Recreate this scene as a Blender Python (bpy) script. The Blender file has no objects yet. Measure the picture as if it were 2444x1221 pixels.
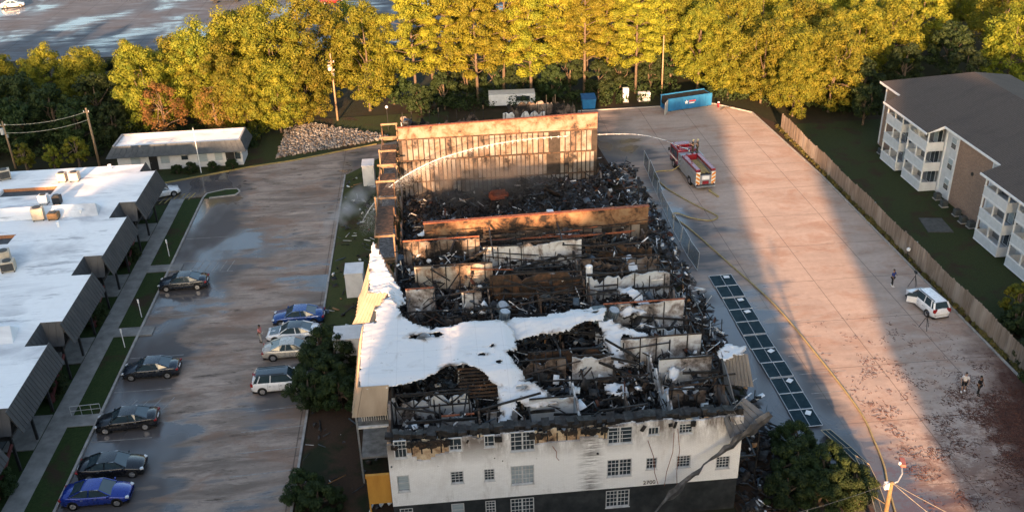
import bpy, bmesh, math, random
import numpy as np
from mathutils import Matrix, Vector, noise as mnoise
R = math.radians
SC = bpy.context.scene
COL = SC.collection
# ------------------------------------------------------------------ camera
PITCH, ROLL, YAW, CAM_H = R(27.644), R(-1.633), R(4.555), 46.0
_f = Vector((math.sin(YAW), math.cos(YAW), 0)); _r = Vector((math.cos(YAW), -math.sin(YAW), 0)); _u = Vector((0, 0, 1))
_F = math.cos(PITCH) * _f - math.sin(PITCH) * _u; _U = math.sin(PITCH) * _f + math.cos(PITCH) * _u
_RR = math.cos(ROLL) * _r + math.sin(ROLL) * _U; _UU = -math.sin(ROLL) * _r + math.cos(ROLL) * _U
cam = bpy.data.cameras.new('camera'); cam.sensor_width = 36.0; cam.lens = 2282.9 / 2444 * 36.0
cam.clip_start = 0.5; cam.clip_end = 3000
camo = bpy.data.objects.new('camera', cam); COL.objects.link(camo)
camo.matrix_world = Matrix(((_RR.x, _UU.x, -_F.x, 0), (_RR.y, _UU.y, -_F.y, 0), (_RR.z, _UU.z, -_F.z, CAM_H), (0, 0, 0, 1)))
SC.camera = camo
# ------------------------------------------------------------------ sky, sun, exposure
SUN_AZ, SUN_EL = R(10.5), R(11.0)          # light travels towards +Y, a little towards +X; sun low behind the camera
W = bpy.data.worlds.new('World'); SC.world = W; W.use_nodes = True
_n = W.node_tree.nodes; _bg = _n['Background']
_sky = _n.new('ShaderNodeTexSky'); _sky.sky_type = 'NISHITA'; _sky.sun_disc = False
_sky.sun_elevation = SUN_EL; _sky.sun_rotation = math.pi + SUN_AZ; _sky.air_density = 1.0; _sky.dust_density = 2.2; _sky.ozone_density = 0.6
W.node_tree.links.new(_sky.outputs[0], _bg.inputs[0]); _bg.inputs[1].default_value = 0.10
sun = bpy.data.lights.new('sun', 'SUN'); sun.energy = 5.0; sun.angle = R(1.0); sun.color = (1.0, 0.56, 0.29)
suno = bpy.data.objects.new('sun', sun); COL.objects.link(suno)
_d = Vector((math.sin(SUN_AZ) * math.cos(SUN_EL), math.cos(SUN_AZ) * math.cos(SUN_EL), -math.sin(SUN_EL)))
suno.rotation_euler = _d.to_track_quat('-Z', 'Y').to_euler(); suno.location = (0, -40, 60)
SC.view_settings.view_transform = 'Standard'; SC.view_settings.look = 'None'
SC.view_settings.exposure = 2.2; SC.view_settings.gamma = 1.0; SC.view_settings.use_curve_mapping = False
SC.cycles.max_bounces = 5; SC.cycles.diffuse_bounces = 3; SC.cycles.glossy_bounces = 2; SC.cycles.transparent_max_bounces = 8
SC.cycles.volume_bounces = 0; SC.cycles.use_denoising = True
# ------------------------------------------------------------------ helpers
def tag(o, label=None, cat=None, group=None, kind=None):
    if label: o['label'] = label
    if cat: o['category'] = cat
    if group: o['group'] = group
    if kind: o['kind'] = kind
    return o
def empty(name, loc=(0, 0, 0), rz=0.0, sc=1.0):
    o = bpy.data.objects.new(name, None); COL.objects.link(o)
    o.location = loc; o.rotation_euler = (0, 0, rz); o.scale = (sc, sc, sc); o.empty_display_size = .3
    return o
def mobj(name, me, parent=None, loc=None, rz=None):
    o = bpy.data.objects.new(name, me); COL.objects.link(o)
    if parent: o.parent = parent
    if loc: o.location = loc
    if rz is not None: o.rotation_euler = (0, 0, rz)
    return o
def copy_tree(o, parent=None):
    c = o.copy(); COL.objects.link(c); c.parent = parent
    for ch in o.children: copy_tree(ch, c)
    return c
BOXF = [(0, 3, 2, 1), (4, 5, 6, 7), (0, 1, 5, 4), (1, 2, 6, 5), (2, 3, 7, 6), (3, 0, 4, 7)]
class MB:
    def __init__(s): s.v = []; s.f = []; s.m = []
    def add(s, vs, fs, mi=0):
        n = len(s.v); s.v += [tuple(v) for v in vs]; s.f += [tuple(i + n for i in q) for q in fs]
        s.m += [mi] * len(fs); return s
    def bx(s, x0, x1, y0, y1, z0, z1, mi=0):
        return s.add([(x0, y0, z0), (x1, y0, z0), (x1, y1, z0), (x0, y1, z0), (x0, y0, z1), (x1, y0, z1), (x1, y1, z1), (x0, y1, z1)], BOXF, mi)
    def box(s, c, d, rot=(0, 0, 0), mi=0):
        from mathutils import Euler
        E = Euler(rot).to_matrix(); c = Vector(c); hx, hy, hz = d[0] / 2, d[1] / 2, d[2] / 2
        return s.add([c + E @ Vector(p) for p in ((-hx, -hy, -hz), (hx, -hy, -hz), (hx, hy, -hz), (-hx, hy, -hz), (-hx, -hy, hz), (hx, -hy, hz), (hx, hy, hz), (-hx, hy, hz))], BOXF, mi)
    def beam(s, p, q, w, h=None, mi=0):
        p, q = Vector(p), Vector(q); h = h or w; d = (q - p).normalized()
        a = Vector((0, 0, 1)) if abs(d.z) < .95 else Vector((0, 1, 0))
        x = d.cross(a).normalized() * (w / 2); y = d.cross(x).normalized() * (h / 2)
        return s.add([p - x - y, p + x - y, p + x + y, p - x + y, q - x - y, q + x - y, q + x + y, q - x + y], BOXF, mi)
    def tube(s, pts, r, n=6, mi=0, cap=True):
        pts = [Vector(p) for p in pts]; k = len(pts); rr = r if isinstance(r, (list, tuple)) else [r] * k
        vs = []; prev = None
        for i, p in enumerate(pts):
            d = (pts[min(i + 1, k - 1)] - pts[max(i - 1, 0)]).normalized()
            a = prev if prev is not None else (Vector((0, 0, 1)) if abs(d.z) < .9 else Vector((1, 0, 0)))
            x = d.cross(a)
            if x.length < 1e-4: x = d.cross(Vector((1, .3, 0)))
            x.normalize(); y = x.cross(d).normalized(); prev = y
            for j in range(n):
                t = 2 * math.pi * j / n; vs.append(p + (x * math.cos(t) + y * math.sin(t)) * rr[i])
        fs = [(i * n + j, i * n + (j + 1) % n, (i + 1) * n + (j + 1) % n, (i + 1) * n + j) for i in range(k - 1) for j in range(n)]
        if cap: fs += [tuple(range(n))[::-1], tuple(range((k - 1) * n, k * n))]
        return s.add(vs, fs, mi)
    def cyl(s, c, r, h, axis='z', n=16, mi=0):
        c = Vector(c); a = {'x': Vector((1, 0, 0)), 'y': Vector((0, 1, 0)), 'z': Vector((0, 0, 1))}[axis] * (h / 2)
        return s.tube([c - a, c + a], r, n, mi)
    def prism(s, poly, z0, z1, mi=0):
        n = len(poly); vs = [(x, y, z0) for x, y in poly] + [(x, y, z1) for x, y in poly]
        fs = [tuple(range(n))[::-1], tuple(range(n, 2 * n))] + [(i, (i + 1) % n, n + (i + 1) % n, n + i) for i in range(n)]
        return s.add(vs, fs, mi)
    def quad(s, a, b, c, d, mi=0): return s.add([a, b, c, d], [(0, 1, 2, 3)], mi)
    def slab(s, a, b, c, d, t, mi=0):     # a quad given thickness t along its normal
        a, b, c, d = map(Vector, (a, b, c, d)); n = (b - a).cross(d - a).normalized() * t
        return s.add([a - n, b - n, c - n, d - n, a, b, c, d], BOXF, mi)
    def mesh(s, name, mats, smooth=False):
        me = bpy.data.meshes.new(name); me.from_pydata(s.v, [], s.f)
        for m in (mats if isinstance(mats, (list, tuple)) else [mats]): me.materials.append(m)
        if any(s.m): me.polygons.foreach_set('material_index', s.m)
        if smooth: me.polygons.foreach_set('use_smooth', [True] * len(s.f))
        me.update(); return me
    def build(s, name, mats, parent=None, smooth=False, bevel=0, sub=0):
        o = mobj(name, s.mesh(name, mats, smooth), parent)
        if bevel:
            b = o.modifiers.new('bevel', 'BEVEL'); b.width = bevel; b.segments = 2; b.limit_method = 'ANGLE'
        if sub:
            q = o.modifiers.new('sub', 'SUBSURF'); q.levels = sub; q.render_levels = sub
        return o
def npmesh(name, V, Q, mats, mi=None, smooth=False):
    me = bpy.data.meshes.new(name); V = np.asarray(V, np.float32); Q = np.asarray(Q, np.int32)
    k = Q.shape[1]; me.vertices.add(len(V)); me.vertices.foreach_set('co', V.ravel())
    me.loops.add(Q.size); me.loops.foreach_set('vertex_index', Q.ravel())
    me.polygons.add(len(Q)); me.polygons.foreach_set('loop_start', np.arange(0, Q.size, k, dtype=np.int32))
    for m in mats: me.materials.append(m)
    if mi is not None: me.polygons.foreach_set('material_index', np.asarray(mi, np.int32))
    if smooth: me.polygons.foreach_set('use_smooth', np.ones(len(Q), bool))
    me.update(calc_edges=True); me.validate(); return me
def rotmats(rng, n, tilt=None):
    """random rotation matrices; tilt = std of the tip away from lying flat (None: any)"""
    a = rng.uniform(0, 2 * np.pi, n); c, s = np.cos(a), np.sin(a); o = np.zeros(n); l = np.ones(n)
    Z = np.stack([np.stack([c, -s, o], -1), np.stack([s, c, o], -1), np.stack([o, o, l], -1)], 1)
    t = rng.normal(0, tilt, n) if tilt is not None else rng.uniform(-1.5, 1.5, n)
    u = rng.normal(0, tilt, n) if tilt is not None else rng.uniform(-1.5, 1.5, n)
    c, s = np.cos(t), np.sin(t); Y = np.stack([np.stack([c, o, s], -1), np.stack([o, l, o], -1), np.stack([-s, o, c], -1)], 1)
    c, s = np.cos(u), np.sin(u); X = np.stack([np.stack([l, o, o], -1), np.stack([o, c, -s], -1), np.stack([o, s, c], -1)], 1)
    return Z @ Y @ X
BC = np.array([(-1, -1, -1), (1, -1, -1), (1, 1, -1), (-1, 1, -1), (-1, -1, 1), (1, -1, 1), (1, 1, 1), (-1, 1, 1)], float) / 2
BQ = np.array(BOXF)
def boxcloud(name, C, D, M, mats, mi, parent=None):
    n = len(C); P = BC[None] * D[:, None, :]
    P = P + np.random.default_rng(5).normal(0, .06, P.shape) * np.minimum(D.min(1), .2)[:, None, None] * 3
    V = np.einsum('nij,nkj->nki', M, P) + C[:, None, :]
    Q = BQ[None] + (np.arange(n) * 8)[:, None, None]
    me = npmesh(name, V.reshape(-1, 3), Q.reshape(-1, 4), mats, np.repeat(mi, 6))
    return mobj(name, me, parent)
# ------------------------------------------------------------------ materials
class NT:
    def __init__(s, name):
        s.mat = bpy.data.materials.new(name); s.mat.use_nodes = True; s.t = s.mat.node_tree; s.n = s.t.nodes
        s.b = s.n['Principled BSDF']; s.o = s.n['Material Output']
        s.tc = s.n.new('ShaderNodeTexCoord')
    def L(s, a, b): s.t.links.new(a, b)
    def val(s, sock, v):
        if hasattr(v, 'is_linked') or hasattr(v, 'links'): s.L(v, sock)
        else: sock.default_value = v
    def vec(s, scale=(1, 1, 1), coord='Object', rot=(0, 0, 0), loc=(0, 0, 0)):
        m = s.n.new('ShaderNodeMapping'); m.inputs['Scale'].default_value = scale; m.inputs['Rotation'].default_value = rot; m.inputs['Location'].default_value = loc
        s.L(s.tc.outputs[coord], m.inputs[0]); return m.outputs[0]
    def noise(s, vec, scale, detail=5, rough=.6, dist=0):
        m = s.n.new('ShaderNodeTexNoise'); s.L(vec, m.inputs['Vector']); m.inputs['Scale'].default_value = scale
        m.inputs['Detail'].default_value = detail; m.inputs['Roughness'].default_value = rough; m.inputs['Distortion'].default_value = dist
        return m.outputs[0]
    def vor(s, vec, scale, out=0, feat='F1'):
        m = s.n.new('ShaderNodeTexVoronoi'); m.feature = feat; s.L(vec, m.inputs['Vector']); m.inputs['Scale'].default_value = scale; return m.outputs[out]
    def ramp(s, fac, stops, inter='LINEAR'):
        m = s.n.new('ShaderNodeValToRGB'); s.L(fac, m.inputs[0]); e = m.color_ramp.elements; m.color_ramp.interpolation = inter
        while len(e) < len(stops): e.new(.5)
        for q, (p, c) in zip(e, stops):
            q.position = p; q.color = (c, c, c, 1) if not hasattr(c, '__len__') else (*c[:3], 1)
        return m.outputs[0]
    def mix(s, fac, a, b, bt='MIX'):
        m = s.n.new('ShaderNodeMix'); m.data_type = 'RGBA'; m.blend_type = bt
        s.val(m.inputs[0], fac)
        for k, v in ((6, a), (7, b)): s.val(m.inputs[k], v if not isinstance(v, tuple) else (*v[:3], 1))
        return m.outputs[2]
    def math(s, op, a, b=0.0, clamp=False):
        m = s.n.new('ShaderNodeMath'); m.operation = op; m.use_clamp = clamp; s.val(m.inputs[0], a); s.val(m.inputs[1], b); return m.outputs[0]
    def xyz(s, coord='Object'):
        m = s.n.new('ShaderNodeSeparateXYZ'); s.L(s.tc.outputs[coord], m.inputs[0]); return m.outputs
    def line(s, v, period, width, off=0.0):    # 1 on thin joints every `period`
        a = s.math('ABSOLUTE', s.math('SUBTRACT', s.math('FRACT', s.math('DIVIDE', s.math('ADD', v, 1000.0 * period + off), period)), .5))
        return s.math('GREATER_THAN', a, .5 - width / period / 2)
    def bump(s, h, strength, dist=.02):
        m = s.n.new('ShaderNodeBump'); m.inputs['Strength'].default_value = strength; m.inputs['Distance'].default_value = dist
        s.L(h, m.inputs['Height']); s.L(m.outputs[0], s.b.inputs['Normal'])
    def out(s, col=None, rough=.8, metal=0.0, spec=.5):
        if col is not None: s.val(s.b.inputs['Base Color'], col if not isinstance(col, tuple) else (*col[:3], 1))
        s.val(s.b.inputs['Roughness'], rough); s.val(s.b.inputs['Metallic'], metal); s.val(s.b.inputs['Specular IOR Level'], spec)
        return s.mat
_MC = {}
def P(name, a, b=None, scale=2.0, rough=.7, metal=0.0, bump=0.0, stretch=(1, 1, 1), c=None, spec=.4):
    """plain procedural paint / wood / metal: noise between two or three near colours"""
    if name in _MC: return _MC[name]
    t = NT(name); b = b or tuple(x * .75 for x in a); v = t.vec(stretch); n = t.noise(v, scale, 6, .65)
    st = [(.32, b), (.62, a)] if c is None else [(.3, b), (.5, a), (.68, c)]
    t.out(t.ramp(n, st), t.ramp(n, [(.3, min(1, rough + .12)), (.7, max(.05, rough - .1))]), metal, spec)
    if bump: t.bump(n, bump, .03)
    _MC[name] = t.mat; return t.mat
def car_paint(name, col, flake=.0, metal=.35):
    if name in _MC: return _MC[name]
    t = NT(name); n = t.noise(t.vec((1, 1, 1)), 3, 4); 
    t.out(t.mix(t.ramp(n, [(.4, 0), (.75, .35)]), col, tuple(min(1, x * .8 + .012) for x in col)), t.ramp(n, [(.3, .34), (.7, .22)]), metal, .5)
    t.b.inputs['Coat Weight'].default_value = .7; t.b.inputs['Coat Roughness'].default_value = .08
    _MC[name] = t.mat; return t.mat
def glass_mat(name='dark_glass', col=(.02, .028, .035), rough=.06):
    if name in _MC: return _MC[name]
    t = NT(name); n = t.noise(t.vec((1, 1, 1)), 1.5, 3)
    t.out(t.mix(n, col, tuple(x * 2 for x in col)), rough, 0, .8); _MC[name] = t.mat; return t.mat
CHAR = P('charred_wood', (.012, .011, .011), (.004, .004, .004), 3, .75, bump=.5, c=(.04, .037, .036))
CHAR2 = P('scorched_wood', (.05, .03, .018), (.012, .009, .008), 2.2, .8, bump=.4, c=(.13, .06, .028))
ASH = P('grey_ash', (.10, .10, .105), (.03, .03, .032), 3.5, .9, bump=.4, c=(.22, .22, .225))
WOOD = P('raw_lumber', (.36, .19, .08), (.2, .10, .045), 2.5, .8, stretch=(1, 1, .3))
RUST = P('rusted_steel', (.22, .065, .028), (.07, .025, .014), 4, .75, bump=.2, c=(.30, .11, .05))
WHITE = P('white_paint', (.76, .76, .77), (.66, .67, .68), 1.2, .6)
DIRTYW = P('smoke_stained_white', (.56, .55, .53), (.24, .22, .20), 1.6, .8, c=(.68, .68, .68))
STEEL = P('galvanised_steel', (.42, .44, .46), (.28, .30, .32), 5, .45, .6)
BLACKM = P('black_metal', (.02, .021, .023), (.012, .012, .013), 4, .5)
RUBBER = P('tyre_rubber', (.018, .018, .019), (.010, .010, .010), 6, .85)
GLASS = glass_mat()
DGREY = P('dark_bluegrey_siding', (.055, .065, .075), (.04, .047, .055), 2, .75)
BARK = P('bark', (.13, .095, .065), (.07, .05, .035), 4, .9, stretch=(1, 1, .3), bump=.5)
POLEW = P('pole_timber', (.30, .21, .13), (.19, .13, .08), 3, .85, stretch=(1, 1, .15), bump=.3)
def ordinal(i): return ['first', 'second', 'third', 'fourth', 'fifth', 'sixth', 'seventh', 'eighth', 'ninth', 'tenth', 'eleventh', 'twelfth', 'thirteenth', 'fourteenth', 'fifteenth', 'sixteenth', 'seventeenth', 'eighteenth', 'nineteenth', 'twentieth', 'twenty-first', 'twenty-second', 'twenty-third', 'twenty-fourth', 'twenty-fifth', 'twenty-sixth', 'twenty-seventh', 'twenty-eighth', 'twenty-ninth', 'thirtieth'][i]
# ================================================================== THE SETTING
def lot_material(name, dry, dry2, wet, jx, jy, offx, offy, wetramp, edge=None, leaf=None, sk=.5):
    t = NT(name); v = t.vec((1, 1, 1)); X, Y, Z = t.xyz()
    vs = t.vec((.24, 1.0, 1), rot=(0, 0, R(5)))
    big = t.noise(v, .06, 4, .5, .3); streak = t.noise(vs, .55, 6, .62, .5); fine = t.noise(v, 2.2, 7, .7)
    grain = t.noise(v, 26, 3, .7)
    c = t.mix(t.ramp(fine, [(.25, .1), (.78, 1)]), dry2, dry)
    c = t.mix(t.math('MULTIPLY', t.ramp(streak, [(.38, 1), (.58, 0)]), sk), c, tuple(x * .5 for x in dry2))
    hi = t.noise(t.vec((.3, 1.3, 1), loc=(7, 3, 0)), .5, 7, .7, .3); c = t.mix(t.math('MULTIPLY', t.ramp(hi, [(.54, 0), (.68, 1)]), sk * .8), c, tuple(min(1, x * 1.3) for x in dry))
    mud = t.noise(t.vec((.6, 1, 1), loc=(3, 9, 0)), .28, 7, .72, .4); c = t.mix(t.math('MULTIPLY', t.ramp(mud, [(.50, 0), (.62, 1)]), .55), c, (dry2[0] * .85, dry2[1] * .62, dry2[2] * .5))
    # old oil and mud blotches
    bl = t.noise(t.vec((.35, 1.3, 1)), .9, 8, .78, .15)
    c = t.mix(t.math('MULTIPLY', t.ramp(bl, [(.56, 0), (.66, 1)]), sk * 1.3), c, tuple(x * .32 for x in dry2))
    m = t.math('ADD', t.math('MULTIPLY', big, .62), t.math('MULTIPLY', streak, .38))
    if edge is not None: m = t.math('ADD', m, edge(t, X, Y))
    wm = t.ramp(m, wetramp)
    c = t.mix(wm, c, wet)
    jt = t.math('MAXIMUM', t.line(X, jx, .07, offx), t.line(Y, jy, .07, offy)) if jy else t.line(X, jx, .10, offx)
    c = t.mix(t.math('MULTIPLY', jt, .65), c, tuple(x * .25 for x in dry2))
    if leaf is not None: c = leaf(t, c, X, Y, v)
    c = t.mix(t.math('MULTIPLY', t.ramp(grain, [(.3, 1), (.5, 0)]), .25), c, (.02, .02, .02))
    pud = t.math('MULTIPLY', wm, t.ramp(t.noise(t.vec((.7, .35, 1)), .22, 3, .5, .2), [(.40, 0), (.55, 1)]))
    r = t.mix(wm, (.9, .9, .9), (.6, .6, .6)); r = t.mix(pud, r, (.12, .12, .12))
    t.out(c, r, 0, t.ramp(pud, [(0, .25), (1, .9)])); t.bump(fine, .2, .02); return t.mat
def edgeL(t, X, Y):   # the lot under the fire stream is soaked along the west kerb and down the middle
    a = t.math('MULTIPLY', t.math('SUBTRACT', -21.0, X), .022)
    return t.math('MINIMUM', t.math('MAXIMUM', a, -.04), .11)
def edgeR(t, X, Y):
    a = t.math('MULTIPLY', t.math('SUBTRACT', 32.6, X), .034)
    b = t.math('MULTIPLY', t.math('SUBTRACT', 60.0, Y), .004)
    return t.math('MINIMUM', t.math('MAXIMUM', t.math('ADD', a, t.math('MAXIMUM', b, -.06)), -.25), .16)
def leafR(t, c, X, Y, v):   # red pine straw washed over the near end of the lot
    n = t.noise(t.vec((.8, 1.1, 1)), .9, 9, .82, .05)
    k = t.math('ADD', n, t.math('MULTIPLY', t.math('SUBTRACT', 62.0, Y), .012))
    k = t.math('ADD', k, t.math('MULTIPLY', t.math('SUBTRACT', X, 38.0), .010))
    far = t.ramp(t.math('MULTIPLY', t.math('SUBTRACT', 74.0, Y), .05, True), [(0, 0), (1, 1)])
    m = t.math('MULTIPLY', t.ramp(k, [(.56, 0), (.62, 1)]), far)
    c = t.mix(t.math('MULTIPLY', m, .5), c, (.10, .036, .024))
    k2 = t.math('ADD', t.math('MULTIPLY', t.noise(v, .35, 5, .6), .8), t.math('ADD', t.math('MULTIPLY', t.math('SUBTRACT', X, 40.5), .09), t.math('MULTIPLY', t.math('SUBTRACT', 58.0, Y), .035)))
    c = t.mix(t.ramp(k2, [(.45, 0), (.75, .9)]), c, (.060, .020, .013)); return c
LOT_L = lot_material('wet_asphalt', (.40, .315, .26), (.27, .21, .172), (.085, .076, .075), 17.0, 0, 20.6 - 8.5, 0, [(.49, 0), (.54, 1)], edgeL, None, .8)
LOT_R = lot_material('worn_concrete', (.46, .36, .30), (.345, .27, .225), (.085, .085, .092), 6.1, 7.3, 1.0, 2.0, [(.50, 0), (.62, 1)], edgeR, leafR, .26)
LOT_F = lot_material('far_asphalt', (.12, .135, .165), (.085, .10, .125), (.06, .07, .09), 6.0, 0, 0, 0, [(.45, 0), (.6, 1)])  # bluish shade over the far lot is put into these colours
def ground_material():
    t = NT('forest_floor'); v = t.vec((1, 1, 1)); a = t.noise(v, .06, 6, .65, .5); b = t.noise(v, 1.3, 7, .7)
    c = t.ramp(a, [(.36, (.03, .018, .010)), (.5, (.022, .026, .010)), (.64, (.042, .028, .015))])
    c = t.mix(t.ramp(b, [(.4, .55), (.6, 0)]), c, (.02, .018, .012)); t.out(c, .95, 0, .2); t.bump(b, .6, .08); return t.mat
def grass_material(name, a, b, dirt, amt):
    t = NT(name); v = t.vec((1, 1, 1)); n = t.noise(v, 6, 7, .75); m = t.noise(v, .35, 5, .6, .4)
    c = t.mix(t.ramp(n, [(.35, 0), (.65, 1)]), a, b); c = t.mix(t.ramp(m, [(amt, 0), (amt + .12, 1)]), c, dirt)
    t.out(c, .95, 0, .2); t.bump(n, .8, .06); return t.mat
GROUND = ground_material()
GRASS = grass_material('shaded_lawn', (.014, .028, .007), (.028, .046, .011), (.032, .022, .013), .54)
GRASSD = grass_material('thin_dry_lawn', (.020, .030, .010), (.040, .048, .016), (.036, .024, .014), .52)
BANK = grass_material('red_dirt_bank', (.034, .022, .014), (.055, .030, .018), (.016, .02, .008), .5)
CONC = P('old_kerb_concrete', (.34, .32, .30), (.22, .205, .19), 1.2, .85, bump=.2)
PAINTW = P('worn_white_line', (.30, .285, .27), (.15, .135, .125), 2.4, .8)
PAINTY = P('worn_yellow_line', (.32, .23, .07), (.2, .16, .08), 1.2, .8)
WALK = P('stained_walkway', (.24, .235, .225), (.14, .135, .13), .8, .8, bump=.2)
def sheet(name, poly, z, mat, drop=.25, kind='structure'):
    return tag(MB().prism(poly, z - drop, z).build(name, mat), kind=kind)
def rect(x0, x1, y0, y1): return [(x0, y0), (x1, y0), (x1, y1), (x0, y1)]
MB_ = MB(); MB_.add([(-900, -300, -.06), (900, -300, -.06), (900, 1500, -.06), (-900, 1500, -.06)], [(0, 1, 2, 3)])
tag(MB_.build('ground', GROUND), kind='structure')
lotL = sheet('parking_lot_left', rect(-28.1, -11.8, 30, 108.0), 0.0, LOT_L)
lotR = sheet('parking_lot_right', [(21.5, 30), (46.0, 30), (45.9, 103), (44.8, 126.4), (40.6, 131.0), (20.5, 131.0)], 0.0, LOT_R)
sheet('access_road', [(-75, 106), (-34.3, 112.6), (-24.4, 116.4), (-18.7, 117.9), (-8, 122.2), (2, 126), (20.5, 129.5), (20.5, 122), (6, 121), (-5, 116.5), (-11.8, 112.3), (-11.8, 108.0), (-28.1, 108.0), (-33, 107.6), (-75, 99)], 0.004, LOT_L)
lotF = sheet('far_parking_lot', [(-200, 176), (-60, 174), (-8, 172), (60, 168), (60, 330), (-200, 330)], 0.02, LOT_F)
sheet('lawn_beside_lot', rect(-30.4, -28.42, 30, 107.2), .07, GRASS)
sheet('lawn_at_units', rect(-36, -32.0, 30, 106), .03, GRASS)
sheet('walkway', rect(-32.0, -30.4, 30, 107.5), .09, WALK)
for i, y in enumerate((89.7, 77.4, 64.2)): sheet('crossing_path', rect(-30.4, -27.0 if i < 2 else -28.0, y - .75, y + .75), .12, WALK, .12)
sheet('lawn_island', [(-28.3, 107.4), (-27.9, 108.6), (-26, 109.5), (-24.6, 109.5), (-24.2, 108.7), (-24.6, 107.9)], .11, GRASS)
sheet('lawn_behind_fence', rect(46.9, 75, 30, 121), .02, GRASSD)
sheet('verge', [(46.15, 30), (46.9, 30), (46.9, 121), (45.3, 126), (45.0, 126.2), (46.05, 103)], .06, BANK)
sheet('grass_by_small_office', [(-42, 116.0), (-34.5, 113.0), (-24.6, 116.7), (-19, 118.2), (-19, 124), (-42, 124)], .05, GRASSD)
sheet('grass_shoulder', [(-19, 118.2), (-8.2, 122.5), (2, 126.3), (2, 134), (-24, 134), (-24, 124), (-19, 124)], .04, GRASSD)
sheet('lawn_by_building', [(-11.55, 66), (-4.6, 66), (-4.6, 121), (-11.55, 112.0)], .05, grass_material('olive_lawn', (.032, .042, .012), (.060, .064, .020), (.05, .034, .018), .55))
sheet('dirt_beside_building', [(18.7, 30), (21.5, 30), (23.5, 60), (22.5, 90), (21, 118), (18.7, 118)], .03, BANK)
# the bank between the left lot and the burnt building: a low ridge of red dirt
bk = MB(); g = []
for j in range(0, 33):
    for i in range(0, 8):
        y = 30 + j * 1.15; x = -11.55 + i * 1.02; k = math.sin(math.pi * min(1, i / 7)) * .55 * min(1, max(0, (68 - y) / 6))
        g.append((x, y, .02 + k + .12 * mnoise.noise((x * .6, y * .6, 1)) * (0 < i < 7)))
bk.add(g, [(j * 8 + i, j * 8 + i + 1, (j + 1) * 8 + i + 1, (j + 1) * 8 + i) for j in range(32) for i in range(7)])
tag(bk.build('bank', BANK, smooth=True), kind='structure')
# kerbs
def kerb(name, pts, w=.16, h=.13, mat=CONC):
    m = MB()
    for a, b in zip(pts[:-1], pts[1:]):
        a, b = Vector((*a, 0)), Vector((*b, 0)); n = (b - a).normalized(); s = Vector((-n.y, n.x, 0)) * w / 2
        m.add([a - s - Vector((0, 0, .1)), a + s - Vector((0, 0, .1)), b + s - Vector((0, 0, .1)), b - s - Vector((0, 0, .1)), a - s + Vector((0, 0, h)), a + s + Vector((0, 0, h)), b + s + Vector((0, 0, h)), b - s + Vector((0, 0, h))], BOXF)
    return tag(m.build(name, mat, bevel=.02), kind='structure')
kerb('kerb_west', [(-28.26, 30), (-28.26, 107.3), (-28.0, 108.7), (-26, 109.62), (-24.5, 109.62), (-24.1, 108.7), (-24.5, 107.8), (-27.5, 107.35)], .2)
kerb('kerb_middle', [(-11.68, 30), (-11.68, 112)], .2)
kerb('kerb_east', [(46.1, 30), (46.0, 103), (44.95, 126.5), (40.7, 131.1)], .18)
kerb('kerb_road', [(-44, 110.5), (-34.4, 112.75), (-24.5, 116.55), (-18.8, 118.05), (-8.1, 122.35)], .2, .12, PAINTY)
kerb('kerb_back', [(20.6, 131.1), (40.6, 131.15)], .2)
# painted stall lines, each its own piece of its lot
def paint(lot, a, b, w, mat, name='stall_line', z=.006):
    a, b = Vector((*a, z)), Vector((*b, z)); n = (b - a).normalized(); s = Vector((-n.y, n.x, 0)) * w / 2
    return MB().quad(a - s, b - s, b + s, a + s).build(name, mat, lot)
for k in range(26):
    y = 48.2 + k * 2.62
    if y < 66 or k % 3 == 0: paint(lotL, (-16.6, y - .1), (-11.9, y + .15), .10, PAINTW)
for y in (53.0, 58.9, 61.4, 67.9, 73.0, 80.1, 86.8, 90.9, 96.5): paint(lotL, (-28, y), (-23.4, y), .09, PAINTW)
for k in range(6): paint(lotL, (-26.2 + k * .8, 88.4), (-25.8 + k * .8, 90.7), .09, PAINTW, 'hatch_line')
paint(lotL, (-26.5, 88.3), (-21.6, 88.3), .09, PAINTW, 'hatch_line')
for k in range(4): paint(lotL, (-26.5 + k * 1.0, 64.8), (-25.8 + k * 1.0, 66.6), .08, PAINTW, 'hatch_line')
for k in range(6): paint(lotL, (-33.2 + k * .62, 106.6 + k * .02), (-32.6 + k * .62, 109.3), .16, PAINTY, 'crossing_stripe', .012)
for k in range(7):
    y = 60.5 + k * 2.7; paint(lotR, (28.6, y), (32.6, y + .05), .08, PAINTW)
for y in (74.2, 76.6, 79.2): paint(lotR, (29.0, y), (32.0, y - 1.4), .08, PAINTW, 'hatch_line')
for k in range(14): paint(lotF, (-110 + k * 5.4, 190), (-112 + k * 5.4, 212), .16, PAINTW)
for k in range(14): paint(lotF, (-118 + k * 5.4, 220), (-120 + k * 5.4, 240), .16, PAINTW)
# riprap: a slope of pale stones nobody could count
rng = np.random.default_rng(3); N = 2600
px = rng.uniform(-21, -6.5, N * 2); py = rng.uniform(118.6, 131.5, N * 2)
k = (py > 118.6 + (px + 20.5) * .33 + .7) & (py < 131.8 - np.abs(px + 18) * .62 + rng.normal(0, .4, N * 2)); px, py = px[k][:N], py[k][:N]; n = len(px)
S = rng.uniform(.12, .42, n)
boxcloud('riprap_stones', np.stack([px, py, .10 + rng.uniform(0, .15, n)], 1), np.stack([S, S * rng.uniform(.6, 1, n), S * rng.uniform(.4, .8, n)], 1), rotmats(rng, n),
         [P('riprap_grey', (.17, .165, .16), (.11, .108, .105), 3, .9), P('riprap_pale', (.25, .245, .235), (.17, .165, .16), 3, .9), P('riprap_brown', (.13, .105, .085), (.08, .065, .05), 3, .9)], rng.integers(0, 3, n))
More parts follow.
